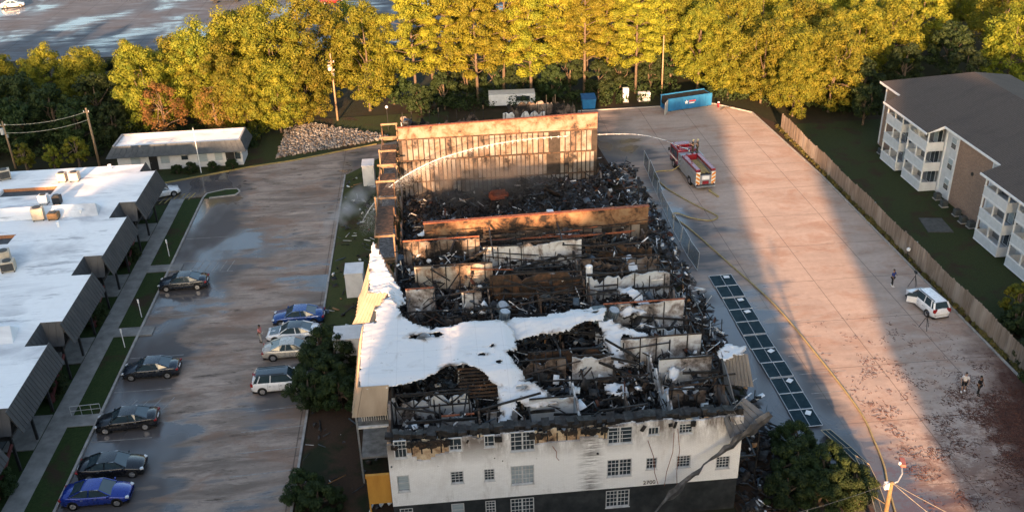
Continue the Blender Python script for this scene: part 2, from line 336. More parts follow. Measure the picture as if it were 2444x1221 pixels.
# red pine straw washed into drifts at the near end of the right lot
rs = np.random.default_rng(8); n = 34000; px = np.concatenate([rs.normal(42.4, 2.2, 18000), rs.uniform(31.5, 44, 9000)]); py = np.concatenate([rs.normal(52.5, 4.2, 18000), 46 + rs.beta(1.1, 2.0, 9000) * 26])
k = np.array([mnoise.noise((a * .5, b * .6, 3)) + .35 * mnoise.noise((a * 1.7, b * 1.7, 5)) + rs.normal(0, .22) > (-.2 if a > 39.5 and b < 59 else .22) for a, b in zip(px, py)]) & (px < 45.9); px, py = px[k], py[k]; n = len(px)
sb = rs.uniform(.10, .32, n); o = boxcloud('pine_straw', np.stack([px, py, .008 + rs.uniform(0, .025, n)], 1), np.stack([sb, rs.uniform(.012, .035, n), np.full(n, .010)], 1), rotmats(rs, n, .10), [P('straw_red', (.15, .055, .034), (.095, .035, .022), 3, .95), P('straw_dark', (.085, .034, .022), (.05, .022, .015), 3, .95)], rs.integers(0, 2, n))
tag(o, 'red-brown pine straw strewn over the near end of the right lot', 'pine straw', kind='stuff')
tag(bpy.data.objects['riprap_stones'], 'slope of pale riprap stones above the access road', 'stones', kind='stuff')
# ================================================================== THE BURNT BUILDING
BX0, BX1, BY0, BY1 = -4.4, 18.6, 48.4, 112.5
BB = tag(empty('burnt_apartment_building', (7, 80, 0)), 'long three-storey white brick apartment building gutted by fire, roof gone', 'building')
BB.location = (0, 0, 0)
rnd = random.Random(11); rng = np.random.default_rng(11)
def brick_white():
    t = NT('sooty_white_brick'); X, Y, Z = t.xyz(); v = t.vec((1, 1, 1)); n = t.noise(v, .5, 6, .65, .5); s = t.noise(t.vec((1, 1, .25)), 1.1, 6, .7)
    b = t.n.new('ShaderNodeTexBrick'); m = t.n.new('ShaderNodeCombineXYZ'); t.L(t.math('ADD', X, Y), m.inputs[0]); t.L(Z, m.inputs[1]); t.L(m.outputs[0], b.inputs[0])
    b.inputs['Scale'].default_value = 1; b.inputs['Brick Width'].default_value = .22; b.inputs['Row Height'].default_value = .075; b.inputs['Mortar Size'].default_value = .008
    b.inputs['Color1'].default_value = (.86, .85, .84, 1); b.inputs['Color2'].default_value = (.80, .79, .78, 1); b.inputs['Mortar'].default_value = (.6, .59, .58, 1)
    c = t.mix(t.math('MULTIPLY', t.ramp(n, [(.50, 0), (.72, 1)]), .35), b.outputs[0], (.46, .41, .38))
    d = t.math('ABSOLUTE', t.math('SUBTRACT', X, 8.6)); msk = t.math('MULTIPLY', t.ramp(d, [(0, 1), (1, 0)]), t.ramp(t.noise(t.vec((.25, 1, 3.2)), 2.2, 5, .7), [(.47, 0), (.56, 1)]))
    c = t.mix(t.math('MULTIPLY', msk, .8), c, (.10, .095, .09))
    top = t.ramp(t.math('MULTIPLY', t.math('SUBTRACT', Z, 5.6), .55, True), [(0, 0), (1, 1)])
    c = t.mix(t.math('MULTIPLY', top, t.ramp(s, [(.36, 0), (.56, .9)])), c, (.10, .075, .06))
    lo = t.noise(t.vec((1, 1, .3), loc=(5, 0, 2)), .9, 7, .75); c = t.mix(t.math('MULTIPLY', t.ramp(lo, [(.57, 0), (.68, 1)]), .35), c, (.30, .26, .23))
    t.out(c, .8, 0, .3); t.bump(b.outputs[1], -.35, .01); return t.mat
BRICKW = brick_white()
def drywall(name, a, soot, thr, brown=(.10, .055, .03)):
    t = NT(name); v = t.vec((1, 1, 1)); n = t.noise(v, .55, 7, .68, .25); f = t.noise(v, 2.5, 6, .7)
    c = t.mix(t.ramp(f, [(.35, 0), (.7, 1)]), tuple(x * .82 for x in a), a)
    c = t.mix(t.ramp(n, [(thr - .10, 0), (thr, .7)]), c, brown); c = t.mix(t.ramp(n, [(thr, 0), (thr + .09, 1)]), c, soot)
    t.out(c, .85, 0, .25); t.bump(f, .2, .02); return t.mat
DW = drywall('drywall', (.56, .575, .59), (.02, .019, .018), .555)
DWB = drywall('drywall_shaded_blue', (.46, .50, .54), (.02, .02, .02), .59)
DWC = drywall('drywall_cream', (.42, .39, .34), (.025, .02, .016), .53, (.16, .08, .04))
DWK = drywall('drywall_blackened', (.22, .205, .19), (.012, .011, .011), .46)
FWDARK = P('sooty_backing', (.035, .028, .023), (.015, .012, .010), 1.5, .9)
FIREW = drywall('firewall_board', (.24, .195, .155), (.03, .024, .02), .535, (.15, .075, .036))
MEMB = None
def membrane():
    t = NT('white_roof_membrane'); v = t.vec((1, 1, 1)); n = t.noise(v, .6, 6, .6, .6); f = t.noise(v, 3, 5, .6); w = t.noise(t.vec((1, .35, 1), rot=(0, 0, .6)), 2.4, 6, .65, 1.2)
    at = t.n.new('ShaderNodeAttribute'); at.attribute_name = 'rim'; rim = at.outputs['Fac']
    c = t.mix(t.ramp(n, [(.58, 0), (.72, .55)]), (.58, .59, .61), (.38, .37, .37)); c = t.mix(t.ramp(f, [(.66, 0), (.72, .7)]), c, (.12, .1, .09))
    X, Y, Z = t.xyz(); sm = t.line(X, 1.9, .05); c = t.mix(t.math('MULTIPLY', sm, .3), c, (.4, .4, .42))
    sc = t.math('ADD', t.math('MULTIPLY', rim, .7), t.math('MULTIPLY', t.math('SUBTRACT', n, .5), 3.2)); c = t.mix(t.ramp(sc, [(.5, 0), (.8, .6)]), c, (.33, .28, .24)); c = t.mix(t.ramp(sc, [(.8, 0), (1.0, .9)]), c, (.05, .042, .036)); c = t.mix(t.math('MULTIPLY', t.line(Y, 2.4, .06), .3), c, (.36, .36, .38))
    t.out(c, .6, 0, .35); t.bump(w, .12, .08); return t.mat
MEMB = membrane()
def jag(name, p, q, z0, z1, amp, th, mat, seed, parent=BB, step=.22, hole=None):
    """a standing wall piece from p to q with a burnt, uneven top edge"""
    r = random.Random(seed); p, q = Vector((*p, 0)), Vector((*q, 0)); L = (q - p).length; n = max(2, int(L / step)); d = (q - p) / L
    s = Vector((-d.y, d.x, 0)) * th / 2; tops = []; h = 0
    for i in range(n + 1):
        h = h * .72 + r.uniform(-1, .5) * amp * .85 - (amp * 2.2 if r.random() < .035 else 0); tops.append(max(z0 + .12, z1 + min(0, h) + r.uniform(-.05, .03) * (amp > .05)))
    vs = []; fs = []
    for i in range(n + 1):
        c = p + d * (L * i / n)
        vs += [c - s + Vector((0, 0, z0)), c + s + Vector((0, 0, z0)), c + s + Vector((0, 0, tops[i])), c - s + Vector((0, 0, tops[i]))]
    for i in range(n):
        a, b = 4 * i, 4 * i + 4
        fs += [(a, b, b + 3, a + 3), (a + 1, a + 2, b + 2, b + 1), (a + 3, b + 3, b + 2, a + 2)]
    fs += [(0, 3, 2, 1), (4 * n, 4 * n + 1, 4 * n + 2, 4 * n + 3)]
    return MB().add(vs, fs).build(name, mat, parent)
PAL0 = P('burnt_timber', (.028, .019, .014), (.010, .008, .007), 2.2, .85, c=(.055, .032, .02))
_stud = {}
def stud(parent, x, y, z0, z1, mat=CHAR, w=.07, d=.09, lean=0.0):
    k = (round(z1 - z0, 1), mat.name, w)
    if k not in _stud: h = k[0]; _stud[k] = MB().box((0, 0, h / 2), (w, d, h)).mesh('stud', mat)
    o = mobj('stud', _stud[k], parent, (x, y, z0)); o.rotation_euler = (rnd.uniform(-.02, .02), lean, 0); return o
# --- front wall: white brick veneer with window openings
WIN = [(-3.98, -3.17, 6.61, 8.0, 3, 4, 3), (-.49, .33, 6.86, 7.88, 3, 3, 3), (1.74, 2.42, 6.95, 7.89, 3, 3, 3), (3.40, 4.98, 6.43, 7.95, 6, 4, 3), (9.70, 11.32, 6.37, 7.75, 5, 4, 3), (12.31, 13.06, 6.85, 7.53, 3, 2, 3), (14.34, 15.27, 6.77, 7.6, 4, 3, 3),
       (-3.98, -3.19, 3.88, 5.22, 1, 2, 2), (-.53, .31, 4.21, 5.21, 3, 4, 2), (1.63, 2.33, 4.21, 5.19, 3, 4, 2), (3.37, 4.9, 3.69, 5.25, 6, 4, 2), (9.7, 11.35, 3.69, 5.12, 6, 4, 2), (12.29, 13.03, 4.06, 5.02, 3, 3, 2), (14.32, 15.28, 3.99, 5.0, 4, 4, 2), (17.0, 17.95, 3.64, 4.66, 4, 4, 2),
       (-4.01, -3.15, 1.3, 2.35, 3, 3, 1), (-.62, .23, 1.2, 2.4, 1, 2, 1), (1.63, 2.31, 1.3, 2.4, 3, 4, 1), (3.3, 4.87, .95, 2.4, 6, 4, 1), (9.7, 11.3, .95, 2.4, 6, 4, 1)]
def holed_wall(name, y0, y1, x0, x1, z0, topf, holes, mat, parent):
    m = MB(); xs = sorted({x0, x1, *[h[0] for h in holes], *[h[1] for h in holes], *np.arange(x0, x1, .3).round(3)})
    for a, b in zip(xs[:-1], xs[1:]):
        if b - a < 1e-3: continue
        mid = (a + b) / 2; t = topf(mid); z = z0
        for h in sorted([h for h in holes if h[0] - 1e-4 <= a and b <= h[1] + 1e-4], key=lambda h: h[2]):
            if h[2] >= t: break
            if h[2] > z: m.bx(a, b, y0, y1, z, h[2])
            z = h[3]
        if t > z: m.bx(a, b, y0, y1, z, t)
    return m.build(name, mat, parent)
def brick_top(x):
    n = mnoise.noise((x * 1.1, 3.3, 0)) * .35 + mnoise.noise((x * 4, 1.3, 0)) * .12
    if 5.0 < x < 9.6: return 6.85 + n * .4 + (.25 if 7.8 < x < 9 else 0)
    if -3.1 < x < -.6: return 6.75 - .5 * math.sin((x + 3.1) / 2.5 * math.pi) + n
    return 7.85 + n * .9
fw = holed_wall('front_brick_wall', BY0, BY0 + .16, BX0, BX1, 2.7, brick_top, [w for w in WIN if w[6] > 1], BRICKW, BB)
holed_wall('lower_front_wall', BY0 + .12, BY0 + .3, BX0, BX1, -.05, lambda x: 2.7, [w for w in WIN if w[6] == 1], P('shade_dark_base', (.020, .024, .027), (.010, .012, .013), .8, .8, c=(.04, .043, .046)), BB)  # dark blue-grey wall; black shadow at the base is put into its colour
SHEATH = drywall('cream_sheathing', (.60, .49, .34), (.03, .02, .015), .55, (.22, .11, .05))
sh = holed_wall('sheathing', BY0 + .17, BY0 + .23, BX0 + .02, BX1 - .02, 5.3, lambda x: 7.75 + .3 * mnoise.noise((x * 1.7, 9, 0)), [w for w in WIN if w[6] == 3], SHEATH, BB)
k = BX0 + .3
while k < BX1:
    if not any(w[0] - .05 < k < w[1] + .05 for w in WIN if w[6] == 3): stud(sh, k, BY0 + .165, 6.7, 8.0 + rnd.uniform(-.1, .2), CHAR, .09, .02)
    k += .62
WINF = P('white_window_frame', (.55, .55, .55), (.38, .375, .37), 3, .55)
BLIND = P('window_blind', (.36, .42, .45), (.26, .31, .34), 1.2, .6, stretch=(1, 1, 6))
for (x0, x1, z0, z1, nx, nz, fl) in WIN:
    y = BY0 + (.02 if fl > 1 else .14); m = MB(); f = .06
    m.bx(x0, x1, y - .03, y + .07, z0, z0 + f); m.bx(x0, x1, y - .03, y + .07, z1 - f, z1); m.bx(x0, x0 + f, y - .03, y + .07, z0 + f, z1 - f); m.bx(x1 - f, x1, y - .03, y + .07, z0 + f, z1 - f)
    m.bx(x0 - .04, x1 + .04, y - .08, y - .03, z0 - .05, z0)
    w = m.build('window', WINF, BB)
    MB().bx(x0 + f, x1 - f, y + .10, y + .115, z0 + f, z1 - f).build('pane', BLIND if (fl == 2 and (x0 < -3 or 3 < x0 < 4)) or (fl == 1 and -1 < x0 < 0) else GLASS, w)
    m = MB(); q = .035
    for i in range(1, nx): X = x0 + f + (x1 - x0 - 2 * f) * i / nx; (fl == 3 and rnd.random() < .2) or m.bx(X - q / 2, X + q / 2, y + .05, y + .078, z0 + f, z1 - f if fl < 3 or rnd.random() < .6 else z1 - .5)
    for i in range(1, nz): Z = z0 + f + (z1 - z0 - 2 * f) * i / nz; (fl == 3 and rnd.random() < .2) or m.bx(x0 + f, x1 - f, y + .048, y + .076, Z - q / 2, Z + q / 2)
    if nx > 4: X = (x0 + x1) / 2; m.bx(X - .05, X + .05, y + .04, y + .08, z0 + f, z1 - f)
    m.build('muntin', WINF, w)
cu = bpy.data.curves.new('house_number', 'FONT'); cu.body = '2700'; cu.size = .42; cu.extrude = .02; cu.materials.append(P('number_grey', (.12, .12, .12), (.09, .09, .09), 3, .6))
_tmp = bpy.data.objects.new('house_number', cu); COL.objects.link(_tmp); bpy.context.view_layer.update(); _nm = bpy.data.meshes.new_from_object(_tmp.evaluated_get(bpy.context.evaluated_depsgraph_get())); bpy.data.objects.remove(_tmp); o = mobj('house_number', _nm); o.parent = BB; o.location = (12.15, BY0 - .03, 2.85); o.rotation_euler = (R(90), 0, 0)
# charred top plates and floor edge behind the front wall
m = MB()
for i in range(60):
    a = BX0 + i * (BX1 - BX0) / 60; m.box((a + .2, BY0 + .58, 8.0 + .12 * mnoise.noise((i * .4, 0, 0))), (.42 + rnd.uniform(-.1, .2), .6 + rnd.uniform(-.3, .3), .28 + rnd.uniform(-.08, .22)), (rnd.uniform(-.25, .25), rnd.uniform(-.15, .15), rnd.uniform(-.2, .2)))
m.build('charred_top_plate', CHAR, BB)
for i in range(70):     # charred lath and paper hanging over the brick
    x = rnd.choice((rnd.uniform(-3.1, -.5), rnd.uniform(-3.1, -.5), rnd.uniform(5, 9.6), rnd.uniform(BX0, BX1))); h = rnd.uniform(.15, .55)
    MB().box((x, BY0 - .05 - rnd.uniform(0, .06), 7.95 - h / 2 - rnd.uniform(0, .25)), (rnd.uniform(.1, .5), .05, h), (rnd.uniform(-.2, .2), rnd.uniform(-.6, .6), rnd.uniform(-.2, .2))).build('hanging_char', rnd.choice((CHAR, CHAR, PAL0)), BB)
for k in range(9): MB().beam((.4, 53.6 + k * .28, 7.2 + k * .1), (4.4 + rnd.uniform(-.6, .3), 53.5 + k * .28, 7.25 + k * .1), .07, .14).build('ceiling_joist', rnd.choice((CHAR2, PAL0, CHAR2)), BB)
for (xa, xb, yy) in ((-3.9, -1.7, 53.2), (-1.6, 1.0, 53.3)):      # two roof trusses bared under the torn roof edge
    for a, b in (((xa, yy, 6.9), (xb, yy, 6.9)), ((xa, yy, 8.1), (xb, yy, 8.1)), ((xa, yy, 8.1), ((xa + xb) / 2, yy, 6.9)), ((xb, yy, 8.1), ((xa + xb) / 2, yy, 6.9)), ((xa, yy, 6.9), (xa, yy, 8.1)), ((xb, yy, 6.9), (xb, yy, 8.1))): MB().beam(a, b, .07, .08).build('truss_member', CHAR, BB)
# --- remaining shell: side walls, slabs
m = MB(); m.bx(BX0 + .1, BX1 - .1, BY0 + .35, 79.2, 5.15, 5.38); m.build('third_floor_slab', CHAR, BB)
m = MB(); m.bx(BX0 + .1, BX1 - .1, BY0 + .35, 79.0, 2.45, 2.68); m.build('second_floor_slab', CHAR, BB)
m = MB(); m.bx(BX0 + .1, BX1 - .1, 79.0, BY1, -.2, .35); m.build('ground_slab', CHAR, BB)
SIDE = drywall('scorched_siding', (.17, .15, .14), (.015, .014, .014), .5)
for j, (y0, y1, zt) in enumerate(((48.75, 56, 7.9), (56, 64, 7.8), (64, 72, 7.4), (72, 79, 7.0))):
    jag('side_wall', (BX0 + .08, y0), (BX0 + .08, y1), 0, zt, .7, .16, SIDE, 30 + j); jag('side_wall', (BX1 - .08, y0), (BX1 - .08, y1), 0, zt - .5, 1.3, .16, SIDE, 40 + j)
for j, (y0, y1, zt) in enumerate(((79, 87, 3.2), (87, 95, 2.6), (95, 101.8, 4.0), (102.4, 112.4, 5.2))):
    jag('side_wall', (BX0 + .08, y0), (BX0 + .08, y1), 0, zt, 1.2, .16, SIDE, 50 + j); jag('side_wall', (BX1 - .08, y0), (BX1 - .08, y1), 0, zt - .8, 1.4, .16, SIDE, 60 + j)
# --- firewalls: tall board walls across the building
def firewall(y, x0, x1, zt, bands, seed, slope=.5, ub=None):
    r = random.Random(seed); w = MB()
    w.add([(x0, y, 0), (x1, y, 0), (x1, y + .28, 0), (x0, y + .28, 0), (x0, y, zt), (x1, y, zt + slope), (x1, y + .28, zt + slope), (x0, y + .28, zt)], BOXF)
    fwo = w.build('firewall', FWDARK, BB)
    tb = MB().add([(x0 + .02, y - .04, bands[0][1] + .13), (x1 - .02, y - .04, bands[0][1] + .13), (x1 - .02, y - .004, bands[0][1] + .13), (x0 + .02, y - .004, bands[0][1] + .13), (x0 + .02, y - .04, zt - .02), (x1 - .02, y - .04, zt + slope - .02), (x1 - .02, y - .004, zt + slope - .02), (x0 + .02, y - .004, zt - .02)], BOXF).build('upper_board', ub or FIREW, fwo)
    for (z0, z1, wd, skip) in bands:
        x = x0 + .35
        while x + wd < x1 - .1:
            if not (skip and skip(x, z0)):
                g = r.uniform(.0, .02)
                pm = MB().bx(x, x + wd - .13, y - .05 - g, y - .003, z0 + r.uniform(0, .05), z1 - r.uniform(0, .06)).build('wall_board', FB[r.choice((0, 0, 0, 1, 1, 2))], fwo)
            x += wd
        MB().bx(x0 + .1, x1 - .05, y - .09, y - .06, z1 - .02, z1 + .12).build('ledger', CHAR2, fwo)
    m = MB(); m.bx(x0 - .05, x1 + .05, y - .06, y + .34, zt + .0, zt + .06); 
    cp = MB().add([(x0 - .05, y - .08, zt + .003), (x1 + .05, y - .08, zt + slope + .003), (x1 + .05, y + .36, zt + slope + .003), (x0 - .05, y + .36, zt + .003), (x0 - .05, y - .08, zt + .08), (x1 + .05, y - .08, zt + slope + .08), (x1 + .05, y + .36, zt + slope + .08), (x0 - .05, y + .36, zt + .08)], BOXF).build('coping', RUST, fwo)
    return fwo
FB = [drywall('board_warm', (.22, .19, .16), (.022, .019, .017), .56, (.11, .07, .042)), drywall('board_grey', (.23, .215, .20), (.022, .019, .017), .55, (.12, .08, .055)), drywall('board_sooty', (.13, .115, .10), (.02, .018, .017), .5, (.12, .075, .05))]
firewall(102.0, -4.3, 18.3, 9.35, [(5.5, 7.95, .62, lambda x, z: 12.2 < x < 13.8), (2.85, 5.35, .50, lambda x, z: 12.3 < x < 13.6), (.4, 2.75, .50, None)], 5)
firewall(79.0, -1.7, 19.1, 8.35, [(4.8, 7.0, .9, lambda x, z: rnd.random() < .3)], 6, .35, drywall('scorched_firewall', (.26, .17, .10), (.018, .014, .012), .475, (.14, .065, .03)))
# --- third-floor rooms: crosswise walls (y, x0, x1, top, material, stud spacing, amp)
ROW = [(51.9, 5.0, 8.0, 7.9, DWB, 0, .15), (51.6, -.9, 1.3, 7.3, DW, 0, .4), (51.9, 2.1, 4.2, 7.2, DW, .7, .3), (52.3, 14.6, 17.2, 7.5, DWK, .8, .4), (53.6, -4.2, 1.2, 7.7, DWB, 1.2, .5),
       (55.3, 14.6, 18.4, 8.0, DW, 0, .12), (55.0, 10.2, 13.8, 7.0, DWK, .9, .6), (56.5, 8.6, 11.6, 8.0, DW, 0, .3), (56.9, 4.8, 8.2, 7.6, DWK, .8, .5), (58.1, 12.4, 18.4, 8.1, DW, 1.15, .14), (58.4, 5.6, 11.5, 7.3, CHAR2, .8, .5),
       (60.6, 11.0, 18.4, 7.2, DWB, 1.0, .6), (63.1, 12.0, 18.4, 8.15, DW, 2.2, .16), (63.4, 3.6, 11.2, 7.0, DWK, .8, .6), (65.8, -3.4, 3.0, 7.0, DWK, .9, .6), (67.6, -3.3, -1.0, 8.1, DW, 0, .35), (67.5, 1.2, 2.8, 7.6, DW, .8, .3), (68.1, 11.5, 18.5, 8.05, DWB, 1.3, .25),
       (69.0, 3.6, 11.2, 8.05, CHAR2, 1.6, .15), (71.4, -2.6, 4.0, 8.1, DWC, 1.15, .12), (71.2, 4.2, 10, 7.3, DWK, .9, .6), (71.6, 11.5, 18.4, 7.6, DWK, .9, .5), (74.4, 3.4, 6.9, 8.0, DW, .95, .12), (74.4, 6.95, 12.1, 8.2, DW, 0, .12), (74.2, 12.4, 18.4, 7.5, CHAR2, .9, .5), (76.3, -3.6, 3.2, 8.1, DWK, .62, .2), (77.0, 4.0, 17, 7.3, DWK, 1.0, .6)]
for i, (y, x0, x1, zt, mt, sp, amp) in enumerate(ROW):
    w = jag('partition_wall', (x0, y), (x1, y), 5.38, zt, amp, .12, mt, 100 + i)
    if sp:
        x = x0 + .2
        while x < x1 - .05:
            stud(w, x, y - .10, 5.38, zt - rnd.uniform(0, .5), CHAR, .08); x += sp * rnd.uniform(.85, 1.15)
    MB().beam((x0, y - .09, zt + .03), (x1, y - .09, zt + .03 + rnd.uniform(-.1, .05)), .10, .09).build('top_rail', rnd.choice((CHAR, CHAR, CHAR, PAL0, RUST)), w)
for i, (x, y0, y1, zt, mt) in enumerate(((-1.0, 48.8, 53.4, 7.3, DWK), (1.6, 49, 53.5, 7.8, DWK), (4.6, 49, 56.6, 7.4, DWK), (8.2, 49, 55, 7.7, DW), (11.6, 50, 57, 7.4, DWK), (14.4, 50, 58, 7.6, DW), (8.4, 58.6, 63, 7.0, CHAR2), (11.6, 60, 68, 7.4, DWK), (3.4, 63.5, 69, 7.4, DWK), (7.4, 65, 69, 8.0, CHAR2), (-1.0, 66, 71, 7.0, DWK), (11.3, 68, 74, 7.7, DWK), (3.9, 69.2, 76, 7.2, DWK), (15, 68.2, 76, 7.0, DWK), (7.6, 69.2, 74, 7.4, CHAR2), (16.4, 58.4, 63, 7.2, DW), (14.2, 74.4, 78.8, 7.4, DWK), (8.8, 74.6, 78.8, 7.0, DWK), (1.6, 71.6, 76, 7.2, DWK))):
    jag('partition_wall', (x, y0), (x, y1), 5.38, zt, .6, .12, mt, 300 + i)
# --- burnt joists, rafters and pipes lying over the rooms, each a piece
for i in range(150):
    y = rnd.uniform(49.2, 78.4); x = rnd.uniform(BX0 + .5, BX1 - 2)
    if x < 4.5 and 53.5 < y < 62.5: continue
    L = rnd.uniform(1.2, 5.5); a = rnd.choice((0, 0, 0, math.pi / 2, rnd.uniform(-.7, .7), rnd.uniform(-1.5, 1.5))); z = rnd.uniform(5.9, 8.05); dz = rnd.gauss(0, .16) * L
    q = (min(BX1 + .6, x + L * math.cos(a)), min(78.6, max(48.9, y + L * math.sin(a))), max(5.45, min(8.5, z + dz)))
    MB().beam((x, y, z), q, rnd.choice((.05, .06, .09, .12)), rnd.choice((.05, .12, .2))).build(rnd.choice(('joist', 'joist', 'rafter')), rnd.choice((CHAR, CHAR, CHAR, CHAR, PAL0, STEEL if i % 12 == 0 else CHAR)), BB)
for i in range(46):      # bar joists: long thin parallel rafters
    y = rnd.uniform(59.5, 78); x = rnd.uniform(2, 12); MB().beam((x, y, 7.6 + rnd.uniform(-.6, .3)), (x + rnd.uniform(3, 7), y + rnd.uniform(-.5, .5), 7.4 + rnd.uniform(-1, .4)), .05, .09).build('rafter', rnd.choice((CHAR, CHAR, CHAR, PAL0, RUST if i % 4 == 0 else CHAR)), BB)
# --- rubble
PAL = [CHAR, P('burnt_timber', (.028, .019, .014), (.010, .008, .007), 2.2, .85, c=(.055, .032, .02)), P('dark_ash', (.055, .055, .058), (.018, .018, .019), 3.5, .9), DIRTYW, P('dark_rust', (.10, .032, .016), (.04, .016, .010), 4, .8), P('blue_grey_scrap', (.07, .095, .12), (.04, .05, .065), 3, .55), WHITE, WOOD]
def rubble(name, n, x0, x1, y0, y1, zf, seed, wt, big=1.0, tilt=.45):
    r = np.random.default_rng(seed); x = r.uniform(x0, x1, n); y = r.uniform(y0, y1, n)
    h = np.array([zf(a, b) for a, b in zip(x, y)]); kind = r.choice(3, n, p=[.42, .33, .25])
    D = np.empty((n, 3))
    D[:, 0] = np.where(kind == 0, r.uniform(.5, 2.2, n), np.where(kind == 1, r.uniform(.12, .45, n), r.uniform(.3, 1.1, n))) * big
    D[:, 1] = np.where(kind == 0, r.uniform(.04, .12, n), np.where(kind == 1, r.uniform(.1, .35, n), r.uniform(.25, .7, n))) * big
    D[:, 2] = np.where(kind == 0, r.uniform(.03, .09, n), np.where(kind == 1, r.uniform(.08, .25, n), .02))
    z = h + r.exponential(.12, n); mi = r.choice(len(PAL), n, p=np.array(wt) / sum(wt))
    o = boxcloud(name, np.stack([x, y, z], 1), D, rotmats(r, n, tilt), PAL, mi, BB); o['kind'] = 'stuff'; return o
def heap(x, y):
    return .45 + 1.2 * max(0, mnoise.noise((x * .22, y * .22, 4)) + .3) + .45 * mnoise.noise((x * .9, y * .9, 2)) + 2.0 * min(1, max(0, (x - 5.5) / 3)) * max(0, 1 - abs(y - 98) / 9)
hm = MB(); nx, ny = 58, 84; g = []
for j in range(ny):
    for i in range(nx):
        x = BX0 + .2 + (BX1 - BX0 - .4) * i / (nx - 1); y = 79.4 + (101.9 - 79.4) * j / (ny - 1); g.append((x, y, heap(x, y) + .12 * mnoise.noise((x * 3, y * 3, 0))))
hm.add(g, [(j * nx + i, j * nx + i + 1, (j + 1) * nx + i + 1, (j + 1) * nx + i) for j in range(ny - 1) for i in range(nx - 1)])
hm.build('rubble_heap', P('wet_black_rubble', (.022, .022, .024), (.008, .008, .009), 1.4, .5, bump=.8, c=(.055, .058, .064)), BB)['kind'] = 'stuff'
rubble('rubble_scraps', 5200, BX0 + .2, BX1 - .2, 79.5, 101.7, heap, 21, [60, 6, 12, 2, 1.5, 12, 1.6, .4])
rubble('rubble_large_scraps', 420, BX0 + .2, BX1 - .2, 79.5, 101.5, lambda x, y: heap(x, y) + .2, 22, [52, 8, 12, 2, 3, 12, 1.2, .6], 1.8, .6)
rubble('room_fines', 5000, BX0 + .3, BX1 - .3, 48.8, 78.8, lambda x, y: 5.42 + .5 * max(0, mnoise.noise((x * .5, y * .5, 7)) + .3), 28, [52, 9, 16, 7, 1.5, 10, 4, .4], .5, .8)
rubble('room_debris', 4200, BX0 + .3, BX1 - .3, 48.8, 78.8, lambda x, y: 5.42 + .5 * max(0, mnoise.noise((x * .5, y * .5, 7)) + .3), 23, [50, 9, 14, 8, 2, 11, 4, .6])
rubble('loft_debris', 900, BX0 + .3, BX1 - .3, 49, 78.8, lambda x, y: 6.4 + 1.2 * abs(mnoise.noise((x * .4, y * .4, 3))), 24, [54, 9, 10, 8, 2, 9, 4, .5], 1.0, .7)
rubble('rear_debris', 2600, BX0 + .3, BX1, 102.6, 113.5, lambda x, y: 3.0 + 4.2 * max(0, mnoise.noise((x * .3, y * .3, 5)) + .45) * min(1, max(0, (114 - y) / 4)), 25, [66, 7, 12, 2, 2, 5, 2, .2], 1.3, .6)
rh = MB(); nx, ny = 40, 20; g = []
for j in range(ny):
    for i in range(nx):
        x = BX0 + .1 + (BX1 - BX0) * i / (nx - 1); y = 102.5 + 11 * j / (ny - 1); g.append((x, y, (2.6 + 4.2 * max(0, mnoise.noise((x * .3, y * .3, 5)) + .45) + .4 * mnoise.noise((x, y, 0))) * min(1, max(0, (114 - y) / 4))))
rh.add(g, [(j * nx + i, j * nx + i + 1, (j + 1) * nx + i + 1, (j + 1) * nx + i) for j in range(ny - 1) for i in range(nx - 1)])
rh.build('rear_rubble_heap', bpy.data.materials['wet_black_rubble'], BB)['kind'] = 'stuff'
for i, (y, x0, x1, zt, mt) in enumerate(((107.5, -4, 4, 7.6, DWK), (108, 8, 13, 8.4, DIRTYW), (112.3, -4.3, 7, 7.2, DWK), (112.3, 9, 18.4, 8.2, DWK), (105.5, 12, 18, 7.8, CHAR2))):
    w = jag('rear_wall', (x0, y), (x1, y), .3, zt, .9, .15, mt, 500 + i)
    x = x0 + .3
    while x < x1: stud(w, x, y - .12, 4.0, zt + rnd.uniform(-.4, .9)); x += 1.1
rubble('yard_debris_east', 1900, 18.8, 24.2, 47, 110, lambda x, y: .1 + .7 * max(0, mnoise.noise((x * .4, y * .2, 8)) + .3) * max(0, 1 - (x - 18.8) / 5.5), 26, [48, 6, 12, 5, 3, 16, 3, 2])
rubble('yard_debris_west', 380, -11.3, -4.8, 50, 112, lambda x, y: .35 if y < 66 else .12, 27, [34, 8, 18, 14, 3, 10, 8, 6], .8, .25)
